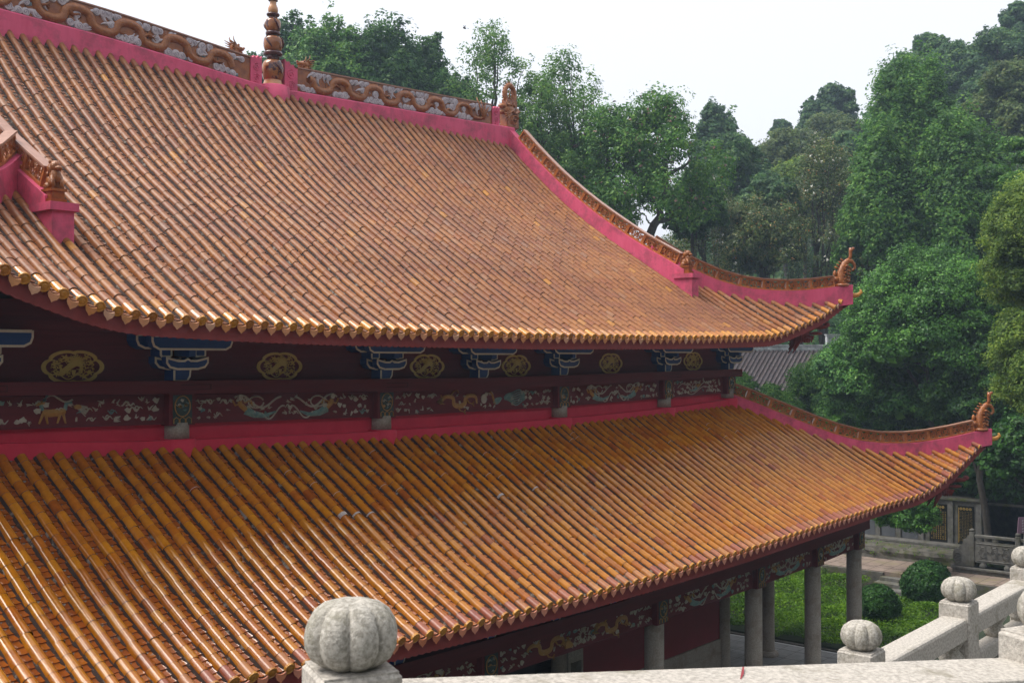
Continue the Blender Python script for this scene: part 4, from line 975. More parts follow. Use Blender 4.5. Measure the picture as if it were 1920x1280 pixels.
# gallery ceiling, inner wall, plinth
mb = MB(); mb.box((-X3,YF+.1,-5.45),(X3,.0,-5.35),'maroon'); mb.box((X2,0,-5.45),(X3,2*YR,-5.35),'maroon'); mb.box((-X3,0,-5.45),(-X2,2*YR,-5.35),'maroon')
tag(mb.build('gallery_ceiling', hall), 'dark gallery ceiling behind the lower frieze')
mb = MB()
def wallseg(x0, x1):
    mb.box((x0,-.02,-9.12),(x1,.2,-5.45),'oxblood')
wallseg(4.35, X2-.05); wallseg(-X2+.05,-4.35); wallseg(-2.9,-1.0) if False else None
mb.box((-4.35,.0,-6.35),(4.35,.2,-5.45),'maroon'); mb.box((-4.35,.35,-10.3),(2.9,.45,-6.35),'black')
mb.box((X2-.25,.2,-10.3),(X2-.05,2*YR,-5.45),'oxblood'); mb.box((-X2+.05,.2,-10.3),(-X2+.25,2*YR,-5.45),'oxblood'); mb.box((-X2,2*YR-.2,-10.3),(X2,2*YR,-5.45),'oxblood')
iw = tag(mb.build('inner_wall', hall), 'oxblood wall behind the gallery columns')
for x0, x1 in ((4.35,X2-.05),(-X2+.05,-4.35)):
    mb = MB(); nx = 9; 
    for r_ in range(3):
        z0 = FL+.41*r_; sh = .5*(r_ % 2)/nx*(x1-x0); xx_ = x0
        cuts = [x0]+[x0+(x1-x0)*i/nx+sh for i in range(1 if sh == 0 else 0, nx)]+[x1]; cuts = sorted(set(c for c in cuts if x0 <= c <= x1))
        for a, b in zip(cuts, cuts[1:]): mb.box((a+.004,-.07,z0+.004),(b-.004,.18,z0+.406),'column')
    mb.box((x0,-.05,FL),(x1,.1,FL+1.22),'joint')
    tag(mb.build('stone_base', iw), 'grey stone block course at the foot of the wall')
for x in (-X2,-X1,X1): pass
for x in (X2-.02, -X2+.02, -X0-.15, X0+.15):
    column(x, -.06, FL, -5.5, .21)
mb = MB(); mb.box((3.72,-.1,FL),(4.38,.15,-6.3),'granite2'); mb.box((3.82,-.12,-9.9),(4.28,-.1,-8.2),'stoneM'); mb.box((3.82,-.12,-8.0),(4.28,-.1,-6.5),'granite2')
m9 = MB(); m9.box((-4.38,-.1,FL),(-3.72,.15,-6.3),'granite2'); m9.build('door_frame', iw)
pl = Pl(mb, (4.05,-.121,-7.2), (1,0,0), (0,0,1), (0,-.015,0))
for i in range(6): pl.rib(spiral((i % 2)*.18-.09, .5-.2*i, .1, 1.2, i), .03, 'granite2')
tag(mb.build('door_frame', iw), 'pale carved stone door jamb')
mb = MB(); mb.box((-17.0,-4.9,-10.9),(17.0,2*YR+4.9,FL),'paver')
for x in (-17.06, 16.98): mb.box((x,-4.98,-10.9),(x+.08 if x < 0 else x+.07,2*YR+4.98,FL+.012),'kerb')
mb.box((-16.98,-4.98,-10.9),(16.98,-4.9,FL+.012),'kerb')
for i in range(-16,17): mb.box((i*1.02-.006,-4.88,FL),(i*1.02+.006,2*YR+4.8,FL+.003),'joint')
for j in range(-8,36): mb.box((-16.95,j*.6-.005,FL),(16.95,j*.6+.005,FL+.0025),'joint')
tag(mb.build('stone_plinth', hall), 'grey paved plinth with a pale kerb')
#PART2
# ------------------------------------------------------------------ ground
def hill_h(x, y):
    dx, dy = x-CAM.x, y-CAM.y; d = math.hypot(dx, dy); a = math.atan2(dy, dx)-YAW   # bearing from the terrace
    g = interp(-a, [(-.6,3),(-.25,4),(0,8),(.10,14),(.20,27),(.33,38),(.43,42),(.5,34),(.6,20),(.8,8)])
    t = min(1, max(0, (d-80)/85)); h = g*t*t*(3-2*t)
    if d > 165: h = g*(1+.0005*(d-165))
    return -10.9+h+.5*math.sin(x*.21)*math.cos(y*.17)*min(1,max(0,(d-76)/20))
def in_court(x, y): return x < 60 and y < 40
mb = MB(); V = []; F = []
nx, ny = 90, 90; X_ = [-120+400*(i/nx) for i in range(nx+1)]; Y_ = [-160+420*(j/ny) for j in range(ny+1)]
for x in X_:
    for y in Y_: V.append((x, y, hill_h(x, y) if not (x < 36.6 and y < 24 and y > -30) else -10.9))
for i in range(nx):
    for j in range(ny): F.append((i*(ny+1)+j,(i+1)*(ny+1)+j,(i+1)*(ny+1)+j+1,i*(ny+1)+j+1))
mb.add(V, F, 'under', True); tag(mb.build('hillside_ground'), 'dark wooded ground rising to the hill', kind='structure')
mb = MB(); mb.add([(-2000,-2000,-11.4),(2000,-2000,-11.4),(2000,2000,-11.4),(-2000,2000,-11.4)], [(0,1,2,3)], 'soil'); tag(mb.build('ground'), 'wide flat ground', kind='structure')
mb = MB(); V = []; F = []; nx = 40; prof = ((-29,-3.3),(-33,0),(-38,8),(-45,18),(-54,27),(-72,36),(-72,-11))  # unseen slope added behind the viewpoint to block low sky light
for i in range(nx+1):
    x = -110+260*i/nx
    for k, (y, z) in enumerate(prof): V.append((x+rnd.uniform(-.5,.5), y-abs(x+20)*.04+rnd.uniform(-1,1), z+rnd.uniform(-1.2,1.2)*(k > 0)))
for i in range(nx):
    for k in range(6): F.append((i*7+k,(i+1)*7+k,(i+1)*7+k+1,i*7+k+1))
mb.add(V, F, 'slope', True); tag(mb.build('sky_blocking_slope'), 'unseen dark slope added behind the viewing terrace to block sky light', kind='structure')
# drain round the plinth
mb = MB(); mb.box((17.1,-20,-10.86),(17.75,24,-10.80),'stoneD'); mb.box((17.75,-20,-10.9),(17.9,24,-10.48),'stoneD')
tag(mb.build('drain_channel'), 'dark stone drain beside the plinth', kind='structure')
# path and steps
mb = MB(); mb.box((30.3,-8,-10.7),(33.46,20,-9.9),'path')
for i in range(40):
    y = -8+.7*i; mb.box((30.3,y,-9.9),(33.46,y+.018,-9.897),'joint')
    for k in range(3): x = 30.3+rnd.uniform(.3,3); mb.box((x,y+.018,-9.9),(x+.018,y+.7,-9.8965),'joint')
mb.box((30.12,-8,-10.9),(30.3,-.6,-9.93),'stoneD'); mb.box((30.12,1.75,-10.9),(30.3,20,-9.93),'stoneD')
tag(mb.build('path'), 'pinkish stone slab path', kind='structure')
mb = MB()
for i, (x, z, y1) in enumerate(((29.75,-10.05,1.75),(29.25,-10.22,1.85),(28.7,-10.40,1.95))):
    mb.bevbox((x,-1.4,-10.9),(30.119-.001*i,y1,z), .02, 'stoneM')
mb.box((26.8,-1.6,-10.9),(28.69,1.9,-10.55),'stoneM')
tag(mb.build('stone_steps', origin=(29.2,.3,-10.9)), 'three worn grey stone steps rising from the hedge to the path', 'steps')

# leafy masses: fast generator of leaf faces
def leaves(pts, nrm, size, rg, aspect=.55, fold=.25):
    n = len(pts); up = rg.normal(size=(n,3)); t = np.cross(nrm, up); t /= (np.linalg.norm(t, axis=1, keepdims=True)+1e-9); b = np.cross(nrm, t)
    s = (size*rg.uniform(.65,1.25,size=(n,1))); f = nrm*s*fold
    v = np.stack([pts-t*s, pts-b*s*aspect-f*.4, pts+t*s*1.05, pts+b*s*aspect-f*.4], axis=1).reshape(-1,3)
    return v
def np_mesh(name, blocks, extra=None, parent=None, local=False, origin=None):
    """blocks: list of (verts (4n,3), material)"""
    me = bpy.data.meshes.new(name); V = np.concatenate([b[0] for b in blocks]); nq = [len(b[0])//4 for b in blocks]
    o_ = np.array(origin if origin is not None else (0,0,0)); V = V-o_
    me.vertices.add(len(V)); me.vertices.foreach_set('co', V.astype(np.float32).ravel())
    N = sum(nq); me.loops.add(N*4); me.loops.foreach_set('vertex_index', np.arange(N*4, dtype=np.int32))
    me.polygons.add(N); me.polygons.foreach_set('loop_start', np.arange(0, N*4, 4, dtype=np.int32)); me.polygons.foreach_set('loop_total', np.full(N, 4, dtype=np.int32))
    mats = []
    for _, m in blocks:
        if m not in mats: mats.append(m); me.materials.append(MT[m])
    mi = np.concatenate([np.full(k, mats.index(b[1]), dtype=np.int32) for b, k in zip(blocks, nq)]); me.polygons.foreach_set('material_index', mi)
    me.update(); me.validate(); ob = bpy.data.objects.new(name, me); COL.objects.link(ob); ob.location = tuple(o_)
    if parent:
        ob.parent = parent
        if not local: ob.matrix_parent_inverse = Matrix.Translation(parent.location).inverted()
    return ob
def shell(lobes, n_sub, n_leaf, size, seed, subr=.28, flat=.7, jitter=.8, low=-.35, aspect=.55, inner=.0):
    """leaf faces grouped in sprays over the surface of each lobe (cx,cy,cz,rx,ry,rz)"""
    rg = np.random.default_rng(seed); PT = []; NM = []
    tot = sum((l[3]*l[4])**.5*l[5]**.5*(l[3]*l[4])**.25 for l in lobes)
    for l in lobes:
        c = np.array(l[:3]); r = np.array(l[3:6]); k = max(4, int(n_sub*((l[3]*l[4])**.5*l[5]**.5*(l[3]*l[4])**.25)/tot*len(lobes)/1.0))
        d = rg.normal(size=(k*3,3)); d /= np.linalg.norm(d, axis=1, keepdims=True); d = d[d[:,2] > low][:k]
        rad = np.where(rg.random((len(d),1)) < .22, rg.uniform(1.0,1.32,size=(len(d),1)), rg.uniform(.72,1.06,size=(len(d),1))); cen = c+d*r*rad
        sr = subr*float(np.mean(r))*rg.uniform(.6,1.35,size=(len(d),1))
        for i in range(len(d)):
            q = rg.normal(size=(n_leaf,3)); q /= np.linalg.norm(q, axis=1, keepdims=True); q *= rg.uniform(.3,1,size=(n_leaf,1))**.5; q[:,2] *= flat
            PT.append(cen[i]+q*sr[i]); nn = q*.8+d[i]*.7+np.array([0,0,.5])+rg.normal(size=(n_leaf,3))*jitter*.6; NM.append(nn)
    P = np.concatenate(PT); N_ = np.concatenate(NM); N_ /= np.linalg.norm(N_, axis=1, keepdims=True)
    return leaves(P, N_, size, rg, aspect)
def inner_core(lobes, mat, seed, k=.8):
    """sparse large inner leaves that close the crown's depth"""
    rg = np.random.default_rng(seed); PT = []
    for l in lobes:
        n = 60; d = rg.normal(size=(n,3)); d /= np.linalg.norm(d, axis=1, keepdims=True); PT.append(np.array(l[:3])+d*np.array(l[3:6])*k*rg.uniform(.3,1,size=(n,1)))
    P = np.concatenate(PT); N_ = rg.normal(size=P.shape); N_ /= np.linalg.norm(N_, axis=1, keepdims=True)
    s = float(np.mean([l[3] for l in lobes]))*.28
    return leaves(P, N_, s, rg, .7)
def branch_mesh(root_local, pts_list, mat='bark'):
    mb = MB()
    for pts, r0, r1 in pts_list: mb.tube(pts, lambda t, r0=r0, r1=r1: r0+(r1-r0)*t, mat, 7)
    return mb
def wob(a, b, n, amp, rg):
    a, b = Vector(a), Vector(b); out = []
    for i in range(n+1):
        t = i/n; k = math.sin(math.pi*t)*amp; out.append(a.lerp(b, t)+Vector((rg.uniform(-k,k), rg.uniform(-k,k), rg.uniform(-k,k)*.5)))
    return out
def at(u, v, D): # a point D metres in front of the terrace viewpoint
    return CAM+(FW+RT*((u-960)/FPX)-UP*((v-640)/FPX))*D
LEAFK, DENSK = .62, 2.0
def tree(name, label, cat, u, vt, hw, vb, D, kind, mat, dens=1.0, leaf=.22, seed=1, group=None, nl=None, extra=None, trunk=True, mats2=None):
    """crown spans pixels hw each side of u, from vt to vb, at distance D; trunk goes to the ground"""
    leaf *= LEAFK; dens *= DENSK
    rg = random.Random(seed); top = at(u, vt, D); mid = at(u, vb, D); s = D/FPX; R = hw*s; H = top.z-mid.z; bx, by = top.x, top.y
    gz = hill_h(bx, by); root = thing(name, label, cat, (bx, by, gz), group); b0 = mid.z-gz; L = []
    R0 = R
    if kind == 'spire':
        n = int((nl or 12)*1.6)
        for i in range(n):
            f = i/(n-1); a = i*2.4+rg.random(); rr = R*(.12+.72*math.sqrt(f)); hz = b0+H*(1-.72*f)*rg.uniform(.86,1.02)
            w_ = R*rg.uniform(.17,.28); hh = H*rg.uniform(.17,.30); L.append((rr*math.cos(a), rr*math.sin(a), hz-hh, w_, w_, hh))
        for i in range(4): a = i*1.6; L.append((R*.35*math.cos(a), R*.35*math.sin(a), b0+H*.30, R*.5, R*.5, H*.3))
    elif kind == 'dome':
        n = nl or 22
        for i in range(n):
            f = (i+.5)/n; a = i*2.4; ph = math.acos(1-f*1.05); w_ = R*rg.uniform(.20,.33)
            L.append((R*.78*math.sin(ph)*math.cos(a), R*.78*math.sin(ph)*math.sin(a), b0+H*(.12+.72*math.cos(ph)), w_, w_, w_*rg.uniform(.65,.9)))
        L.append((0,0,b0+H*.25,R*.68,R*.68,H*.5))
    elif kind == 'airy':
        n = nl or 26
        for i in range(n):
            f = i/(n-1); a = i*2.4+rg.random(); hz = b0+H*(.97-.85*f); rr = R*(.1+1.15*f**.6)*rg.uniform(.35,1); w_ = R*rg.uniform(.14,.24)
            L.append((rr*math.cos(a), rr*math.sin(a), hz, w_, w_, w_*1.5))
    elif kind == 'round':
        n = nl or 14
        for i in range(n):
            f = (i+.5)/n; a = i*2.4+rg.random(); ph = math.acos(1-2*f*.85); w_ = R*rg.uniform(.28,.45)
            L.append((R*.62*math.sin(ph)*math.cos(a), R*.62*math.sin(ph)*math.sin(a), b0+H*.52+H*.36*math.cos(ph), w_, w_, w_*rg.uniform(.7,1.0)))
    elif kind == 'tiers':
        n = nl or 20
        for i in range(n):
            f = i/(n-1); a = i*2.4; rr = R*(.2+.72*math.sin(.5+2.2*f))*rg.uniform(.5,1); w_ = R*rg.uniform(.26,.38)
            L.append((rr*math.cos(a), rr*math.sin(a), b0+H*(.93-.85*f), w_, w_, w_*.42))
    vol = sum(l[3]*l[5] for l in L)
    nsub = {'airy':6,'tiers':22,'spire':34,'dome':26,'round':30}[kind]*dens; nleaf = {'airy':13,'tiers':18,'spire':20,'dome':26,'round':22}[kind]
    sh = shell(L, nsub, nleaf, leaf, seed, subr={'airy':.5,'tiers':.4,'spire':.30,'dome':.30,'round':.34}[kind], flat=.75, low=-.5 if kind != 'dome' else -.25)
    blocks = [(sh, mat)]
    if kind not in ('airy',): blocks.append((inner_core(L, mat, seed+1), mat))
    if extra: blocks.append((shell(L, extra[1], 4, extra[2], seed+9, subr=.12), extra[0]))
    cr = np_mesh('crown', blocks, parent=root, local=True)
    bl = []; r0 = max(.10, R*.065)
    if trunk and cat == 'bush':
        for k in range(4): bl.append((wob((rg.uniform(-.3,.3),rg.uniform(-.3,.3),-.3),(rg.uniform(-.5,.5)*R,rg.uniform(-.5,.5)*R,b0+H*.5),6,R*.1,rg),.09,.03))
    elif trunk:
        bl.append((wob((0,0,-.3),(rg.uniform(-.2,.2)*R,rg.uniform(-.2,.2)*R,b0+H*.25),7,R*.10,rg), r0, r0*.7)); t = bl[0][0][-1]
        bl.append((wob(t,(0,0,b0+H*.85),6,R*.08,rg), r0*.7, r0*.12))
        for l in L[::2][:12]: 
            st = bl[0][0][rg.randint(4,7)] if rg.random() < .6 else bl[1][0][rg.randint(0,3)]
            bl.append((wob(st,(l[0],l[1],l[2]),5,R*.09,rg), r0*.45, r0*.08))
        branch_mesh(None, bl).build('trunk', root, local=True)
    return root

# --- big trees behind the ridge
BR = 'tall dark green trees behind the main ridge'
tree('spired_tree','dark green tree partly hidden by the gourd finial','tree',492,92,61,263,72,'spire','l_dark',1,.20,11,BR)
tree('spired_tree','narrow pointed dark green tree just right of the gourd finial','tree',548,14,63,241,75,'spire','l_dark',1.2,.20,12,BR)
tree('spired_tree','tall twin-tipped green tree above the small right-hand dragon head of the ridge','tree',618,8,106,254,72,'spire','l_mid',1.35,.20,13,BR,nl=14)
tree('spired_tree','broad dark tree third right of the gourd finial, its top rising steeply','tree',720,26,106,273,73,'spire','l_dark',1.35,.20,24,BR,nl=15)
tree('spired_tree','dark tree with one sharp peak over the middle of the right ridge panel','tree',792,42,73,292,75,'spire','l_dark',1.2,.20,15,BR)
tree('spired_tree','lowest dark tree of the row, left of the pale airy trees','tree',850,118,80,321,72,'spire','l_dark',1.2,.20,16,BR)
AG = 'thin pale green trees by the right end of the ridge'
tree('airy_tree','thin pale tree with sky showing through, left of the ridge dragon','tree',925,66,96,330,67,'airy','l_airy',1.7,.15,17,AG,nl=38)
tree('airy_tree','sparse pale green tree directly right of the ridge dragon','tree',1010,150,83,380,66,'airy','l_airy',2.0,.15,18,AG,nl=34)
tree('airy_tree','pale airy tree with high loose sprays sloping down to the right','tree',1058,118,111,430,68,'airy','l_airy',2.0,.15,19,AG,nl=44)
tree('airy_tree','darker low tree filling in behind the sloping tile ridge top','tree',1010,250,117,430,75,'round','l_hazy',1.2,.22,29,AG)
TG = 'trees with dark twisting trunks and pinkish seed heads'
for (nm, u, vt, hw, vb, D, sd) in (('seed-flecked tree with a dark leaning trunk, left of the pair',1145,214,118,440,66,31),('seed-flecked tree with a forked dark trunk, right of the pair, bare twigs on top',1238,196,122,440,65,32)):
    rt = tree('twisted_tree', nm, 'tree', u, vt, hw, vb, D, 'airy', 'l_mid', 2.6, .17, sd, TG, extra=('seed',1.2,.10), nl=52, trunk=False)
    rg = random.Random(sd); s = D/FPX; gz = rt.location.z; h = lambda v: at(u, v, D).z-gz
    T0 = wob((0,0,-.3),(-.5,.4,h(440)),5,.3,rg); T1 = wob(T0[-1],(.3 if sd == 32 else -.7,-.2,h(330)),6,.28,rg)
    bl = [(T0,.34,.26),(T1,.26,.17),(wob(T1[-1],(-.2,0,h(235)),6,.25,rg),.17,.04),(wob(T1[-1],(1.9,-1.4,h(290)),6,.25,rg),.13,.04),(wob(T1[3],(-1.5,1.2,h(300)),6,.3,rg),.13,.03),(wob(T0[-1],(1.4,-1.2,h(380)),6,.35,rg),.16,.05),(wob((1.4,-1.2,h(380)),(1.8,-1.0,h(270)),6,.3,rg),.10,.03)]
    for k in range(8): st = T1[rg.randint(1,6)]; bl.append((wob(st,(st.x+rg.uniform(-1.6,1.6),st.y+rg.uniform(-1.6,1.6),st.z+rg.uniform(.4,1.8)),5,.2,rg),.06,.015))
    branch_mesh(None, bl).build('trunk', rt, local=True)
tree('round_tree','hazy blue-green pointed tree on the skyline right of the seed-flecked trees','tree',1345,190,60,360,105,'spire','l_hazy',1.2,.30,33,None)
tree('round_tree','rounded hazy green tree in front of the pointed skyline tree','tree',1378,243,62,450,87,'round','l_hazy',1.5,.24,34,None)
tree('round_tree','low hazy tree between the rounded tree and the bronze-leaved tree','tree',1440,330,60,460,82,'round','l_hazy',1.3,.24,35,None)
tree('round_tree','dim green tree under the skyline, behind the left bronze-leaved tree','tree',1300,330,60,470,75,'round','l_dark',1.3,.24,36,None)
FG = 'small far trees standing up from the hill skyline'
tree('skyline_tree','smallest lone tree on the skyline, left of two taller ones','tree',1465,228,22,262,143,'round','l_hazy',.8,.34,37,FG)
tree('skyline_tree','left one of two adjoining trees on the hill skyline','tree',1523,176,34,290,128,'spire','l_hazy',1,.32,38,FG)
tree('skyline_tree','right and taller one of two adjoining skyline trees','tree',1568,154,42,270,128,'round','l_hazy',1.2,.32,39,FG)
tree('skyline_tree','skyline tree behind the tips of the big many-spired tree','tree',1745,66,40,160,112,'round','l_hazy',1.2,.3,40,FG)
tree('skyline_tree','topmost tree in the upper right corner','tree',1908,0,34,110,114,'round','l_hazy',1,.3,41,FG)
HG = 'leafy trees up the hill behind the many-spired tree'
for sd, (u, vt, hw, vb, D, mt, lb) in enumerate(((1480,248,80,380,112,'l_brown','olive round hill tree below the smallest skyline tree'),(1560,215,70,350,118,'l_brown','yellowish-olive hill tree below the two adjoining skyline trees'),(1600,240,60,400,98,'l_hazy','haze-tinted blue-green hill tree against the left edge of the many-spired tree'),
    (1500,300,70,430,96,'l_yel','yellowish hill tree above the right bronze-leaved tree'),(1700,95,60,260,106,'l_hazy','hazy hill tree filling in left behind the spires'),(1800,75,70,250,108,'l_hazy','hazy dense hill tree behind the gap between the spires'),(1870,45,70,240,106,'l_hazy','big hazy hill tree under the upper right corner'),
    (1900,120,80,330,90,'l_brown','olive green hill tree at the right edge below the corner'),(1840,150,60,300,98,'l_hazy','haze-tinted blue-green hill tree right of the many-spired tree top'))):
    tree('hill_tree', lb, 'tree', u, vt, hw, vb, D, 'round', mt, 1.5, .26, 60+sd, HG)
# the big many-spired tree
tree('many_spired_tree','huge fresh green tree with many pointed tips right of the roof corner, upper part','tree',1712,80,112,420,73,'spire','l_mid',1.7,.19,51,'great green trees above the domed tree',nl=20)
tree('many_spired_tree','broad green tree leaning right, in front of the tallest spires','tree',1800,175,112,500,68,'spire','l_mid',1.8,.18,52,'great green trees above the domed tree',nl=20)
tree('many_spired_tree','lower left green mass of the great trees beside the bronze-leaved tree','tree',1655,215,80,500,69,'spire','l_mid',1.6,.18,53,'great green trees above the domed tree',nl=16)
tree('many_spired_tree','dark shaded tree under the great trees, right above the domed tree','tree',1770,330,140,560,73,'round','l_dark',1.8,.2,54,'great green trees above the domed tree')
# magnolias
MG = 'bronze-leaved magnolia trees behind the upper right roof corner'
tree('magnolia_tree','bronze-leaved tree with a few white blossoms over the sloping ridge','tree',1318,330,96,540,80,'airy','l_mag',4.2,.13,42,MG,nl=34,extra=('blossom',.35,.10))
tree('magnolia_tree','tallest bronze-leaved tree with bare-looking upper twigs','tree',1545,272,104,545,80,'airy','l_mag',4.6,.13,43,MG,nl=40,extra=('blossom',.12,.10))
tree('magnolia_tree','low bronze-leaved tree between the two taller ones','tree',1425,372,92,545,80,'round','l_mag',1.8,.13,44,MG)
tree('magnolia_tree','dark bronze-leaved tree right behind the upturned fish ornament','tree',1640,410,86,580,80,'round','l_mag',1.8,.14,45,MG)
# domed tree and leafy understorey
tree('domed_tree','wide billowing dark green domed tree right of the upper roof corner','tree',1745,462,165,700,56,'dome','l_dome',2.6,.115,46,nl=34)
tree('domed_tree','lower dark lobe of the domed tree mass at the right edge','tree',1850,590,110,800,53,'dome','l_dark',1.8,.13,47,nl=20)
UG = 'broad-leaved saplings below the domed tree'
for sd, (u, vt, hw, vb, D, mt, lb, lf) in enumerate(((1730,632,110,860,57.5,'l_big','broad-leaved tree in the centre below the domed tree',.15),(1610,618,80,800,58,'l_big','broad-leaved sapling beside the white gable end of the grey roof',.14),(1820,640,100,880,57,'l_big','broad-leaved tree above the lower fish ornament',.15),
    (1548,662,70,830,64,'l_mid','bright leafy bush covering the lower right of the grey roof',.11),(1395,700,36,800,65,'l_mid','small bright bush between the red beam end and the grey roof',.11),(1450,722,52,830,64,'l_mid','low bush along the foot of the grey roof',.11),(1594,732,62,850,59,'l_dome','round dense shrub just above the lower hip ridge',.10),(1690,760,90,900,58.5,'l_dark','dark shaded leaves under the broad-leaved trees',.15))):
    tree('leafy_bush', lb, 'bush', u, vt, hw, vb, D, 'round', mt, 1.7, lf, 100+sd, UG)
YG = 'yellow-green trees leaning in at the right edge'
tree('yellow_green_tree','bright yellow-green tree leaning in at the right edge beside the domed tree','tree',1960,325,118,640,44,'round','l_yel',3.4,.10,48,YG,nl=26)
tree('yellow_green_tree','yellow-green branches low at the right edge, beside the lower fish ornament','tree',1968,560,112,840,43,'round','l_yel',3.2,.10,49,YG,nl=24)
tree('yellow_green_tree','fresh green tree at the right edge between the olive hill tree and the yellow-green one','tree',1950,250,90,450,59,'tiers','l_mid',1.3,.15,50,YG)
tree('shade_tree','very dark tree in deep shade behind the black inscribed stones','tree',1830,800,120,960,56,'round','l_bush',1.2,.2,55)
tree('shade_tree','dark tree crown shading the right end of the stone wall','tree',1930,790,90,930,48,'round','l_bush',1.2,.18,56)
tree('hanging_branch','low-hanging branch with dark green leaves in front of the grey blank stones','tree',1702,932,62,1004,51,'round','l_dome',1.0,.10,57,trunk=False)  # low-hanging leafy branch, built as a crown without a trunk
# far forest as one mass
rg = np.random.default_rng(5); B = []; LB = []
for i in range(520):
    a = rg.uniform(-.35,.62); d = rg.uniform(88,215); x = CAM.x+d*math.cos(YAW-a); y = CAM.y+d*math.sin(YAW-a); h = hill_h(x, y); r = rg.uniform(2.6,4.6)
    
    hh = rg.uniform(.5, 1.3)*r; LB.append((x, y, h+r*.9, r, r, hh+1.5))
sh = shell(LB, 34, 24, .23, 77, subr=.34); 
k = len(sh)//4; third = (k//3)*4
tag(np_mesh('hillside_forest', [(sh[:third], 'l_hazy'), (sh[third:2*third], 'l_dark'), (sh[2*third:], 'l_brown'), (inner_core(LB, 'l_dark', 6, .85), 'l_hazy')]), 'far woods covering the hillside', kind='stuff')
# nearer understorey filling the foot of the slope
LB = []
for i in range(150):
    a = rg.uniform(-.1,.55); d = rg.uniform(62,90); x = CAM.x+d*math.cos(YAW-a); y = CAM.y+d*math.sin(YAW-a); r = rg.uniform(1.5,3.0)
    LB.append((x, y, hill_h(x, y)+r*.8, r, r, r*1.2))
tag(np_mesh('undergrowth', [(shell(LB, 40, 22, .15, 78, subr=.34), 'l_dark'), (inner_core(LB, 'l_dark', 7, .85), 'l_dark')]), 'dark undergrowth at the foot of the wooded hill', kind='stuff')

# hedge carpet
def carpet(name, label, x0, x1, y0, y1, z, n, size, mat, seed, zf=None):
    rg = np.random.default_rng(seed); P = np.stack([rg.uniform(x0,x1,n), rg.uniform(y0,y1,n), np.zeros(n)], 1)
    P[:,2] = z+.10*np.sin(P[:,0]*2.3+np.sin(P[:,1]*1.7))+.09*np.cos(P[:,1]*2.9+P[:,0])+rg.uniform(-.10,.10,n)
    P[:,2] -= .16*(np.sin(P[:,0]*1.1+2*np.sin(P[:,1]*.8))*np.sin(P[:,1]*1.4+np.cos(P[:,0]*.9)) > .55)
    if zf is not None: P[:,2] += zf(P)
    N_ = rg.normal(size=(n,3))*.7+np.array([0,0,.8]); N_ /= np.linalg.norm(N_, axis=1, keepdims=True)
    ob = np_mesh(name, [(leaves(P, N_, size, rg, .6), mat)]); return tag(ob, label, kind='stuff')
carpet('hedge_carpet','low bright green hedge carpet beyond the plinth',17.95,29.9,-3.5,18,-10.15,150000,.05,'l_hedge',90, lambda P: np.where((P[:,1] < 2.2) & (P[:,0] > 26.0), -.45, -.0))
mb = MB(); mb.box((17.95,-9,-10.9),(28.2,18,-10.42),'under'); tag(mb.build('planting_bed'), 'dark soil bed under the hedge', kind='structure')
carpet('ivy','dark ivy hanging over the top of the stone wall',36.2,41.5,-6,9,-6.4,26000,.085,'l_bush',91, lambda P: (P[:,0]-36.2)*.55+np.maximum(0, 36.6-P[:,0])*-1.2)
mb = MB(); mb.add([(36.3,-14,-7.2),(36.3,14,-7.2),(60,14,3),(60,-14,3),(36.3,-14,-11),(36.3,14,-11)], [(0,1,2,3),(4,5,1,0)], 'under'); tag(mb.build('earth_bank'), 'dark earth bank behind the stone wall', kind='structure')
def bush(cx, cy, z, r, label, seed):
    root = thing('clipped_bush', label, 'bush', (cx, cy, z-r*.85), 'ball-shaped clipped bushes in the hedge bed'); rg = np.random.default_rng(seed); n = 16000
    d = rg.normal(size=(n,3)); d /= np.linalg.norm(d, axis=1, keepdims=True); lump = 1+.035*np.sin(d[:,0]*7+seed)*np.cos(d[:,1]*6)+.03*np.sin(d[:,2]*9)
    lump = lump+.05*np.sin(d[:,1]*17+d[:,2]*13)*np.cos(d[:,0]*15)
    P = d*(r*lump*rg.uniform(.93,1.03,n))[:,None]+np.array([0,0,r*.85]); N_ = d+rg.normal(size=(n,3))*.45; N_ /= np.linalg.norm(N_, axis=1, keepdims=True)
    np_mesh('foliage', [(leaves(P, N_, .06, rg, .6), 'l_bush')], parent=root, local=True)
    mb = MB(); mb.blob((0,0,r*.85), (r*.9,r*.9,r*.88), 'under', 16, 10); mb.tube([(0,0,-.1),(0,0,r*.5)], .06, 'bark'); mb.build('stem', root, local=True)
bush(22.6,-1.0,-9.83,.86,'ball-shaped clipped bush right beside the corner column',1); bush(26.9,-1.45,-9.66,1.06,'larger and darker ball-shaped bush in front of the stone steps',2)

# --- mossy retaining wall and wall of inscribed stones
mb = MB(); V = []; ny = 60
for j in range(ny+1):
    y = -1.2+21*j/ny
    for k, (x, z) in enumerate(((33.46,-9.92),(33.5,-9.75),(33.46,-9.55),(33.56,-9.36),(33.8,-9.30),(34.9,-9.28))):
        V.append((x+rnd.uniform(-.04,.04), y, z+rnd.uniform(-.03,.03)))
mb.add(V, [(j*6+k, (j+1)*6+k, (j+1)*6+k+1, j*6+k+1) for j in range(ny) for k in range(5)], 'stoneD')
mb.box((34.9,-1.2,-10.5),(35.56,20,-9.28),'stoneD'); mb.bevbox((34.88,-1.2,-9.28),(35.56,20,-9.12),.03,'stoneM')
tag(mb.build('mossy_wall', origin=(33.8,5,-10)), 'low rough stone retaining wall covered in moss behind the path', 'wall')
rg = np.random.default_rng(8); P = np.stack([np.where(rg.random(500) < .5, 33.4, rg.uniform(33.5,34.8,500)), np.zeros(500), np.zeros(500)], 1)
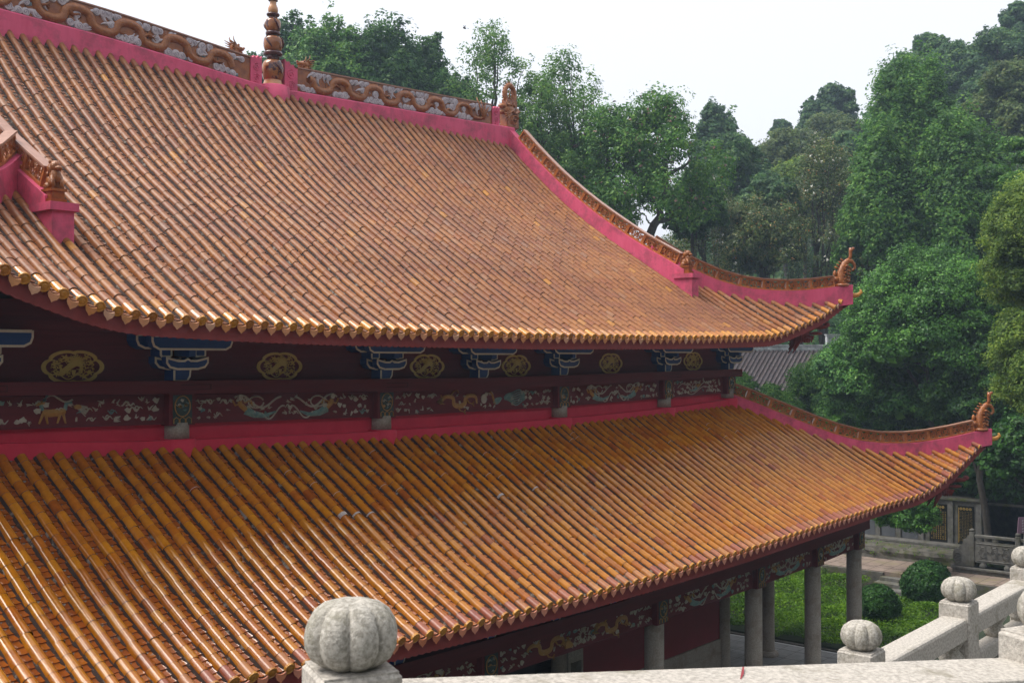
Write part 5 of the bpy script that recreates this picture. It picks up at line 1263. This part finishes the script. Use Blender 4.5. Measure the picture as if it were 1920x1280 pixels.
for i in range(500):
    c = rg.integers(0, 22); P[i,1] = -2+c*.55+rg.normal()*.09; P[i,2] = (-9.62+((c*37) % 5)*.07+rg.normal()*.06) if P[i,0] < 33.45 else -9.25+rg.uniform(0,.06)
N_ = rg.normal(size=(500,3)); N_ /= np.linalg.norm(N_, axis=1, keepdims=True)
tag(np_mesh('wall_weeds', [(leaves(P, N_, .045, rg, .6), 'l_hedge')]), 'small bright weeds growing from the mossy wall', kind='stuff')
sw = thing('inscribed_stone_wall','grey stone wall with blank slate panels and black tablets of gold writing','wall',(35.8,4,-9.2))
mb = MB(); mb.box((35.62,-1.0,-10),(36.3,20,-7.04),'stoneM'); mb.bevbox((35.45,-1.05,-7.04),(36.4,20,-6.90),.03,'stoneD')
mb.box((36.3,-9,-10),(36.9,-1.0,-7.1),'stoneD')
for y in (-.99,.36,1.8,2.95,4.0,5.6,7.2,8.8): mb.box((35.52,y-.0,-9.2),(35.62,y+.26,-7.04),'stoneM')
tag(mb.build('wall', sw), 'grey weathered stone wall')
def tablet(y0, y1, gold):
    mb = MB(); mb.bevbox((35.56,y0,-9.15),(35.63,y1,-7.26),.01,'plaque'); ob = mb.build('tablet', sw); tag(ob, 'black tablet with large gold writing' if gold else 'black tablet with faint gold writing')
    tb = MB(); rg = random.Random(int(y0*100)); w_ = y1-y0; m_ = 'goldtxt'
    for i in range(4):
        yc = (y0+y1)/2+(i-1.5)*.15; c = (35.555, yc, -7.40)
        ring = [(35.556,yc+.066*math.cos(a),-7.40+.066*math.sin(a)) for a in frange(0,6.283,14)[:-1]]; tb.add(ring, [tuple(range(14))], m_)
        for k in range(3): tb.box((35.552,yc-.035,-7.425+.022*k),(35.5555,yc+.035,-7.418+.022*k),'plaque')
        tb.box((35.552,yc-.004,-7.44),(35.5554,yc+.004,-7.36),'plaque')
    cols = 7 if gold else 9; st = w_*.86/cols; ch = .085 if gold else .062
    for c in range(cols):
        yc = y0+w_*.07+st*(c+.5); z = -7.55-(rg.choice((0,.0,.1)) if gold else 0)
        while z > -8.98 if gold else z > -9.0:
            if rg.random() < .94:
                s_ = ch*.42*(1 if gold else .7); t_ = .006 if gold else .0035
                for k in range(rg.randint(2,3)): zz = z+s_*(.8-.8*k); a = s_*rg.uniform(.5,1); tb.box((35.553,yc-a,zz-t_),(35.5575,yc+a,zz+t_),m_)
                for k in range(rg.randint(1,2)): yy = yc+s_*rg.uniform(-.6,.6); tb.box((35.553,yy-t_,z-s_),(35.5575,yy+t_,z+s_),m_)
            z -= ch*1.18
        if rg.random() < .0: break
    if not gold: tb.box((35.552,y1-.07,-9.05),(35.5575,y1-.04,-7.35),m_)
    tb.build('gold_writing', ob)
tablet(.62,1.52,True); tablet(-.62,.15,False)
for y0, y1 in ((2.1,2.9),(3.25,3.95),(4.3,5.5),(5.9,7.1),(7.5,8.7)):
    mb = MB(); mb.bevbox((35.57,y0,-9.12),(35.63,y1,-7.3),.01,'slate'); mb.build('slate_panel', sw)

# ------------------------------------------------------------------ grey roofed building beyond
gb = thing('grey_roofed_building','small building with a grey half-round tile roof and pale ridge behind the roof corner','building',(33,12,-10.8))
D = 74; A = at(1400, 655, D); Bp = at(1562, 657, D)
ex = Vector((Bp.x-A.x, Bp.y-A.y, 0)).normalized(); A = A-ex*3; Lr = (Bp-A).length+.1; A.z = Bp.z = .50
nrm = Vector((ex.y, -ex.x, 0))
if nrm.dot(CAM-A) < 0: nrm = -nrm
# the slope runs down towards the left and towards us
dn = (-ex*1.75+nrm*1.6+Vector((0,0,-2.45))); dn = Vector((dn.x,dn.y,dn.z))
ln = dn.length; dnn = dn.normalized(); sn = ex.cross(dnn).normalized(); sn = sn if sn.z > 0 else -sn
mb = MB(); n = int(Lr/.30)
nlen = 5.4
mb.add([A, A+ex*Lr, A+ex*Lr+dnn*nlen, A+dnn*nlen], [(0,1,2,3)], 'greytile')
for i in range(n+1):
    p = A+ex*(.30*i); s0 = 0; r = .085
    while s0 < nlen:
        V = []; 
        for q, rr in ((0,r+.006),(.31,r-.004)):
            c = p+dnn*(s0+(.31-q))
            for k in range(7):
                th = math.pi*k/6; V.append(c+ex*(rr*math.cos(th))+sn*(rr*math.sin(th)+.01))
        mb.add(V, [(k,k+1,k+8,k+7) for k in range(6)], 'greytile', True); s0 += .32
tag(mb.build('tiled_roof', gb), 'grey half-round tile roof')
mb = MB(); yv = -nrm
mb.obox(A-yv*.1+Vector((0,0,-.1)), ex*Lr, yv*.3, Vector((0,0,.34)), 'white'); mb.obox(A-yv*.18+Vector((0,0,.24)), ex*Lr, yv*.46, Vector((0,0,.09)), 'white'); mb.obox(A-yv*.16+Vector((0,0,-.02)), ex*Lr, yv*.42, Vector((0,0,.07)), 'white')
tag(mb.build('roof_ridge', gb), 'pale plastered ridge')
mb = MB(); o = A+ex*(Lr-.55)
mb.obox(o-yv*.2+Vector((0,0,.0)), ex*.82, yv*.5, Vector((0,0,1.0)), 'white'); mb.obox(o-ex*.05-yv*.26+Vector((0,0,.96)), ex*.92, yv*.6, Vector((0,0,.07)), 'white')
for a, b, c, d in ((.12,.12,.58,.025),(.12,.12,.025,.66),(.68,.12,.025,.66),(.12,.76,.58,.025),(.25,.3,.02,.34),(.25,.62,.3,.02),(.55,.3,.02,.34)): mb.obox(o+ex*a-yv*.215+Vector((0,0,b)), ex*c, yv*.02, Vector((0,0,d)), 'stoneM')
tag(mb.build('gable_end_block', gb), 'white square end block of the ridge')
mb = MB(); mb.obox(A+dnn*nlen*.7+Vector((0,0,-11)), ex*Lr, -nrm*3.4, Vector((0,0,9.2)), 'white'); mb.build('wall', gb)

# ------------------------------------------------------------------ balustrades
def pumpkin(mb, c, R, seed):
    r = R; prof = [(.42,0),(.60,.05),(.86,.25),(.98,.50),(1.0,.75),(.95,1.0),(.82,1.24),(.62,1.40),(.40,1.47),(.20,1.46),(.08,1.41)]
    mb.lathe([(a*r, b*r*.93) for a, b in prof], c, 'granite2', 112, 8, .19)
def post(mb, c, w_, zb, ang, mat='granite'):
    ca, sa = math.cos(ang), math.sin(ang); m2 = MB(); m2.bevbox((-w_/2,-w_/2,zb-c[2]),(w_/2,w_/2,0), w_*.045, mat); m2.box((-w_*.46,-w_*.46,-.002),(w_*.46,w_*.46,.006),mat)
    V = [(c[0]+p[0]*ca-p[1]*sa, c[1]+p[0]*sa+p[1]*ca, c[2]+p[2]) for p in m2.v]; mb.add(V, m2.f, mat)
b1 = thing('stone_balustrade','near granite balustrade with a large pumpkin finial in front of the lower roof','balustrade',(-16,-15.5,-2.0))
PA = CAM+Vector((2.722,3.056,0)); PB = CAM+Vector((6.02,1.50,0)); zA, zB_ = -1.133, -1.39
dirv = (PB-PA).normalized(); ang = math.atan2(dirv.y, dirv.x); nv = Vector((-dirv.y, dirv.x, 0))
for p, z, sd in ((PA, zA, 1), (PB, zB_, 2), (PA-dirv*3.6, zA+.3, 3)):
    mb = MB(); post(mb, (p.x,p.y,z), .298 if sd == 1 else .38, -2.2, ang); po = tag(mb.build('post', b1), 'granite post under the pumpkin finial')
    mb = MB(); pumpkin(mb, (p.x,p.y,z+.004), .176 if sd == 1 else .172, sd); tag(mb.build('pumpkin_finial', po), 'weathered granite pumpkin with deep grooves')
mb = MB(); Lh = (PB-PA).length
def railseg(mb, a, b, w_, h, mat='granite', off=0.0, r=.05):
    a, b = Vector(a), Vector(b); d = (b-a); hz = Vector((d.x,d.y,0)).normalized(); n_ = Vector((-hz.y,hz.x,0)); z = Vector((0,0,1))
    pr_ = [(-w_/2,-h),(w_/2,-h),(w_/2,-r),(w_/2-r*.3,-r*.3),(w_/2-r,0),(-w_/2+r,0),(-w_/2+r*.3,-r*.3),(-w_/2,-r)]
    V = [a+n_*(x+off)+z*y for x, y in pr_]+[b+n_*(x+off)+z*y for x, y in pr_]; n = 8
    mb.add(V, [tuple(range(n)), tuple(range(2*n-1,n-1,-1))]+[(i, i+n, (i+1)%n+n, (i+1)%n) for i in range(n)], mat)
a = PA+dirv*.15; b = PB-dirv*.18
railseg(mb, (a.x,a.y,zA-.10), (b.x,b.y,zB_-.135), .40, .13, off=-.04, r=.012)
railseg(mb, (a.x,a.y,zA-.235), (b.x,b.y,zB_-.27), .34, .02, 'joint', off=-.04, r=.003)
railseg(mb, (a.x,a.y,zA-.255), (b.x,b.y,zB_-.29), .41, .10, off=-.04, r=.012)
railseg(mb, (a.x,a.y,zA-.36), (b.x,b.y,zB_-.395), .26, .7, 'granite2', off=-.04, r=.012)
a2 = PA-dirv*.17; b2 = PA-dirv*3.45
railseg(mb, (b2.x,b2.y,zA+.2), (a2.x,a2.y,zA-.13), .38, .13, off=-.04, r=.012)
tag(mb.build('handrail', b1), 'broad sloping granite handrail')
# red paint mark on the rail
tm = .478; P0 = PA.lerp(PB, tm); q = MB(); zz = zA-.10+(zB_-.135-zA+.10)*tm+.004
dv = Vector((P0.x-CAM.x, P0.y-CAM.y, 0)).normalized(); sd_ = Vector((-dv.y, dv.x, 0)); c0 = Vector((P0.x, P0.y, zz))
q.add([c0+dv*.13-sd_*.004, c0+dv*.13+sd_*.004, c0+dv*.02+sd_*.010, c0-dv*.06+sd_*.014, c0-dv*.06+sd_*.009, c0+dv*.02-sd_*.002], [(0,1,2,3,4,5)], 'oxblood'); q.build('paint_mark', b1)
b2_ = thing('stone_balustrade','lower granite balustrade of three pumpkin posts running away towards the right','balustrade',(-8.6,-14.3,-3.4))
ps = [(-11.0,-14.31),(-8.60,-14.32),(-6.26,-14.33),(-3.9,-14.33)]
for i, (x, y) in enumerate(ps):
    mb = MB(); post(mb, (x,y,-2.435), .30, -3.45, 0, 'granite'); po = tag(mb.build('post', b2_), 'square granite post'); mb = MB(); pumpkin(mb, (x,y,-2.431), .168, 10+i); tag(mb.build('pumpkin_finial', po), 'rounded granite pumpkin')
for i in range(3):
    mb = MB(); x0, x1 = ps[i][0]+.15, ps[i+1][0]-.15; y = -14.32
    railseg(mb, (x0,y,-2.57), (x1,y,-2.57), .26, .20, r=.03); mb.build('handrail', b2_)
    mb = MB(); railseg(mb, (x0,y,-3.0), (x1,y,-3.0), .16, .16, r=.02); mb.box((x0,y-.05,-3.45),(x1,y+.05,-3.16),'stoneM'); mb.build('lower_rail', b2_)
    for f in (.04,.5,.96):
        xc = x0+(x1-x0)*f; mb = MB(); mb.lathe([(.10,0),(.13,.06),(.07,.13),(.12,.21),(.10,.232)], (xc,y,-3.0), 'granite2', 14); mb.build('baluster', b2_)
mb = MB(); railseg(mb, (-12.6,-14.31,-2.85), (-11.6,-14.31,-2.60), .26, .2, r=.03); railseg(mb, (-11.6,-14.31,-2.60), (-11.15,-14.31,-2.57), .26, .2, r=.03); tag(mb.build('handrail', b2_), 'curved descending end of the handrail')
mb = MB(); mb.box((-13,-14.7,-11),(4,-14.0,-3.452),'stoneM'); mb.box((-60,-40,-11),(60,-14.7,-3.46),'paver')
tag(mb.build('lower_terrace'), 'lower stone terrace below the viewpoint', kind='structure')
mb = MB(); p0 = PA-dirv*6; p1 = PB+dirv*4; nq = nv
mb.add([(p0.x+nq.x*.2,p0.y+nq.y*.2,-2.2),(p1.x+nq.x*.2,p1.y+nq.y*.2,-2.2),(p1.x-nq.x*9,p1.y-nq.y*9,-2.2),(p0.x-nq.x*9,p0.y-nq.y*9,-2.2),(p0.x+nq.x*.2,p0.y+nq.y*.2,-3.46),(p1.x+nq.x*.2,p1.y+nq.y*.2,-3.46)], [(0,1,2,3),(0,4,5,1)], 'paver')
tag(mb.build('upper_terrace'), 'paved upper terrace at the viewpoint', kind='structure')
# far carved balustrade
fbx = thing('carved_balustrade','old grey balustrade with a scrolled drum end and a carved flower panel','balustrade',(34.4,-2,-10))
Xb = 32.6; yA_, yB_ = -1.48, -3.47; zg = -9.60
def fpost(y):
    mb = MB(); mb.bevbox((Xb-.11,y-.11,zg),(Xb+.11,y+.11,zg+1.58),.02,'stoneM'); po = mb.build('post', fbx); m2 = MB(); m2.lathe([(.07,0),(.13,.05),(.12,.11),(.05,.15)], (Xb,y,zg+1.58), 'stoneM', 20, 8, .15); m2.build('bud_finial', po)
for y in (yA_, yB_, yB_-2.2): fpost(y)
for y0, y1 in ((yB_+.11,yA_-.11),(yB_-2.09,yB_-.11)):
    mb = MB(); mb.bevbox((Xb-.09,y0,zg+1.33),(Xb+.09,y1,zg+1.48),.03,'stoneM'); mb.build('handrail', fbx)
    mb = MB(); mb.box((Xb-.06,y0,zg+.22),(Xb+.06,y1,zg+1.18),'stoneM'); mb.blob((Xb,(y0+y1)/2,zg+1.25),(.07,.16,.12),'stoneM')
    for yy in (y0+.35,y1-.35): mb.blob((Xb,yy,zg+.06),(.10,.16,.18),'stoneM')
    pn = tag(mb.build('carved_panel', fbx), 'stone panel with carved peonies'); m2 = MB(); pl = Pl(m2, (Xb-.061,(y0+y1)/2,zg+.70), (0,-1,0), (0,0,1.6), (-.03,0,0))
    for cx in (-.5,0,.5):
        for k in range(3): pl.rib([(cx+(.05+.05*k)*math.cos(a), (.05+.05*k)*math.sin(a)) for a in frange(0,6.283,12)], .028, 'stoneM')
        for a in frange(0,6.283,6)[:-1]: pl.rib(spiral(cx+.2*math.cos(a), .16*math.sin(a), .06, 1, a, 8), .025, 'stoneM')
    pl.rib([(-.8,-.24),(.8,-.24)], .03, 'stoneM'); pl.rib([(-.8,.24),(.8,.24)], .03, 'stoneM'); m2.build('carved_relief', pn)
mb = MB(); poly = [(0,0),(0,.98),(-.10,.96),(-.16,.86),(-.30,.84),(-.34,.68),(-.50,.62),(-.52,.5)]+[(-.62+.22*math.cos(a), .30+.24*math.sin(a)) for a in frange(1.2,4.4,8)]+[(-.78,.0)]
mb.plate([(p[0], p[1]) for p in poly], (Xb-.08,yA_+.11,zg), (0,-.9,0), (0,0,1.45), (.16,0,0), 'stoneM'); pl = Pl(mb, (Xb-.081,yA_+.11,zg), (0,-.9,0), (0,0,1.2), (-.03,0,0))
for r in (.19,.08): pl.rib([(-.58+r*math.cos(a), .3+r*math.sin(a)) for a in frange(0,6.283,18)], .03, 'stoneM')
for a in frange(0,6.283,8)[:-1]: pl.rib([(-.58+.05*math.cos(a), .3+.05*math.sin(a)), (-.58+.17*math.cos(a), .3+.17*math.sin(a))], .025, 'stoneM')
tag(mb.build('drum_end', fbx), 'scrolled end piece with a round carved drum')
mb = MB(); mb.box((Xb-.25,-9,-10.9),(Xb+.3,-.66,zg),'stoneD'); mb.bevbox((Xb-.32,-9,zg-.14),(Xb+.34,-.60,zg-.0),.03,'stoneM'); mb.box((Xb-.7,-.58,-10.9),(Xb+.2,.0,-10.0),'stoneM')
tag(mb.build('stone_footing', fbx), 'dark stained stone footing')
mb = MB(); c = at(1921, 984, 41.0); g = MB()
sg = thing('notice_sign','small purple notice sign at the right edge behind the old balustrade','sign',(c.x,c.y,-9.86))
mb.obox(c-RT*.26-Vector((0,0,.30)), RT*.6, FW*.05, Vector((0,0,.58))+RT*.05, 'purple'); sb_ = mb.build('board', sg)
m2 = MB()
for i in range(2):
    for j in range(5): 
        o = c+RT*(-.10+.16*i)-FW*.006+Vector((0,0,.18-.10*j)); m2.obox(o, RT*.07, FW*.004, Vector((0,0,.010)), 'white'); m2.obox(o-Vector((0,0,.03)), RT*.05, FW*.004, Vector((0,0,.010)), 'white'); m2.obox(o+RT*.03-Vector((0,0,.04)), RT*.01, FW*.004, Vector((0,0,.06)), 'white')
m2.build('white_writing', sb_)
mb = MB(); mb.tube([(c.x,c.y,-9.86),(c.x,c.y,c.z-.28)], .035, 'stoneM'); mb.build('pole', sg)
# bird
c = at(871, 53, 42); mb = MB(); mb.blob(c, (.09,.04,.035), 'bird', 8, 5); mb.add([c+Vector((0,0,.01)), c+Vector((.03,.03,.09)), c+Vector((-.05,.03,.10))], [(0,1,2)], 'bird'); mb.add([c+Vector((0,0,.01)), c+Vector((.05,-.03,.09)), c+Vector((-.03,-.05,.08))], [(0,1,2)], 'bird')
mb.add([c+Vector((.07,-.04,0)), c+Vector((.14,-.10,.01)), c+Vector((.14,-.08,-.01))], [(0,1,2)], 'bird')
tag(mb.build('bird', origin=c), 'tiny dark bird flying in the white sky', 'bird')
# ------------------------------------------------------------------ haze
me = bpy.data.materials.new('haze_air'); me.use_nodes = True; t = me.node_tree; t.nodes.clear(); o = t.nodes.new('ShaderNodeOutputMaterial'); pv = t.nodes.new('ShaderNodeVolumePrincipled')
pv.inputs['Color'].default_value = (.62,.80,1.0,1); pv.inputs['Density'].default_value = .0008; pv.inputs['Anisotropy'].default_value = .3
t.links.new(pv.outputs[0], o.inputs['Volume']); MT['haze'] = me
mb = MB(); mb.box((-160,-200,-12.4),(320,300,75),'haze'); tag(mb.build('haze'), 'thin pale haze in the air', kind='stuff')
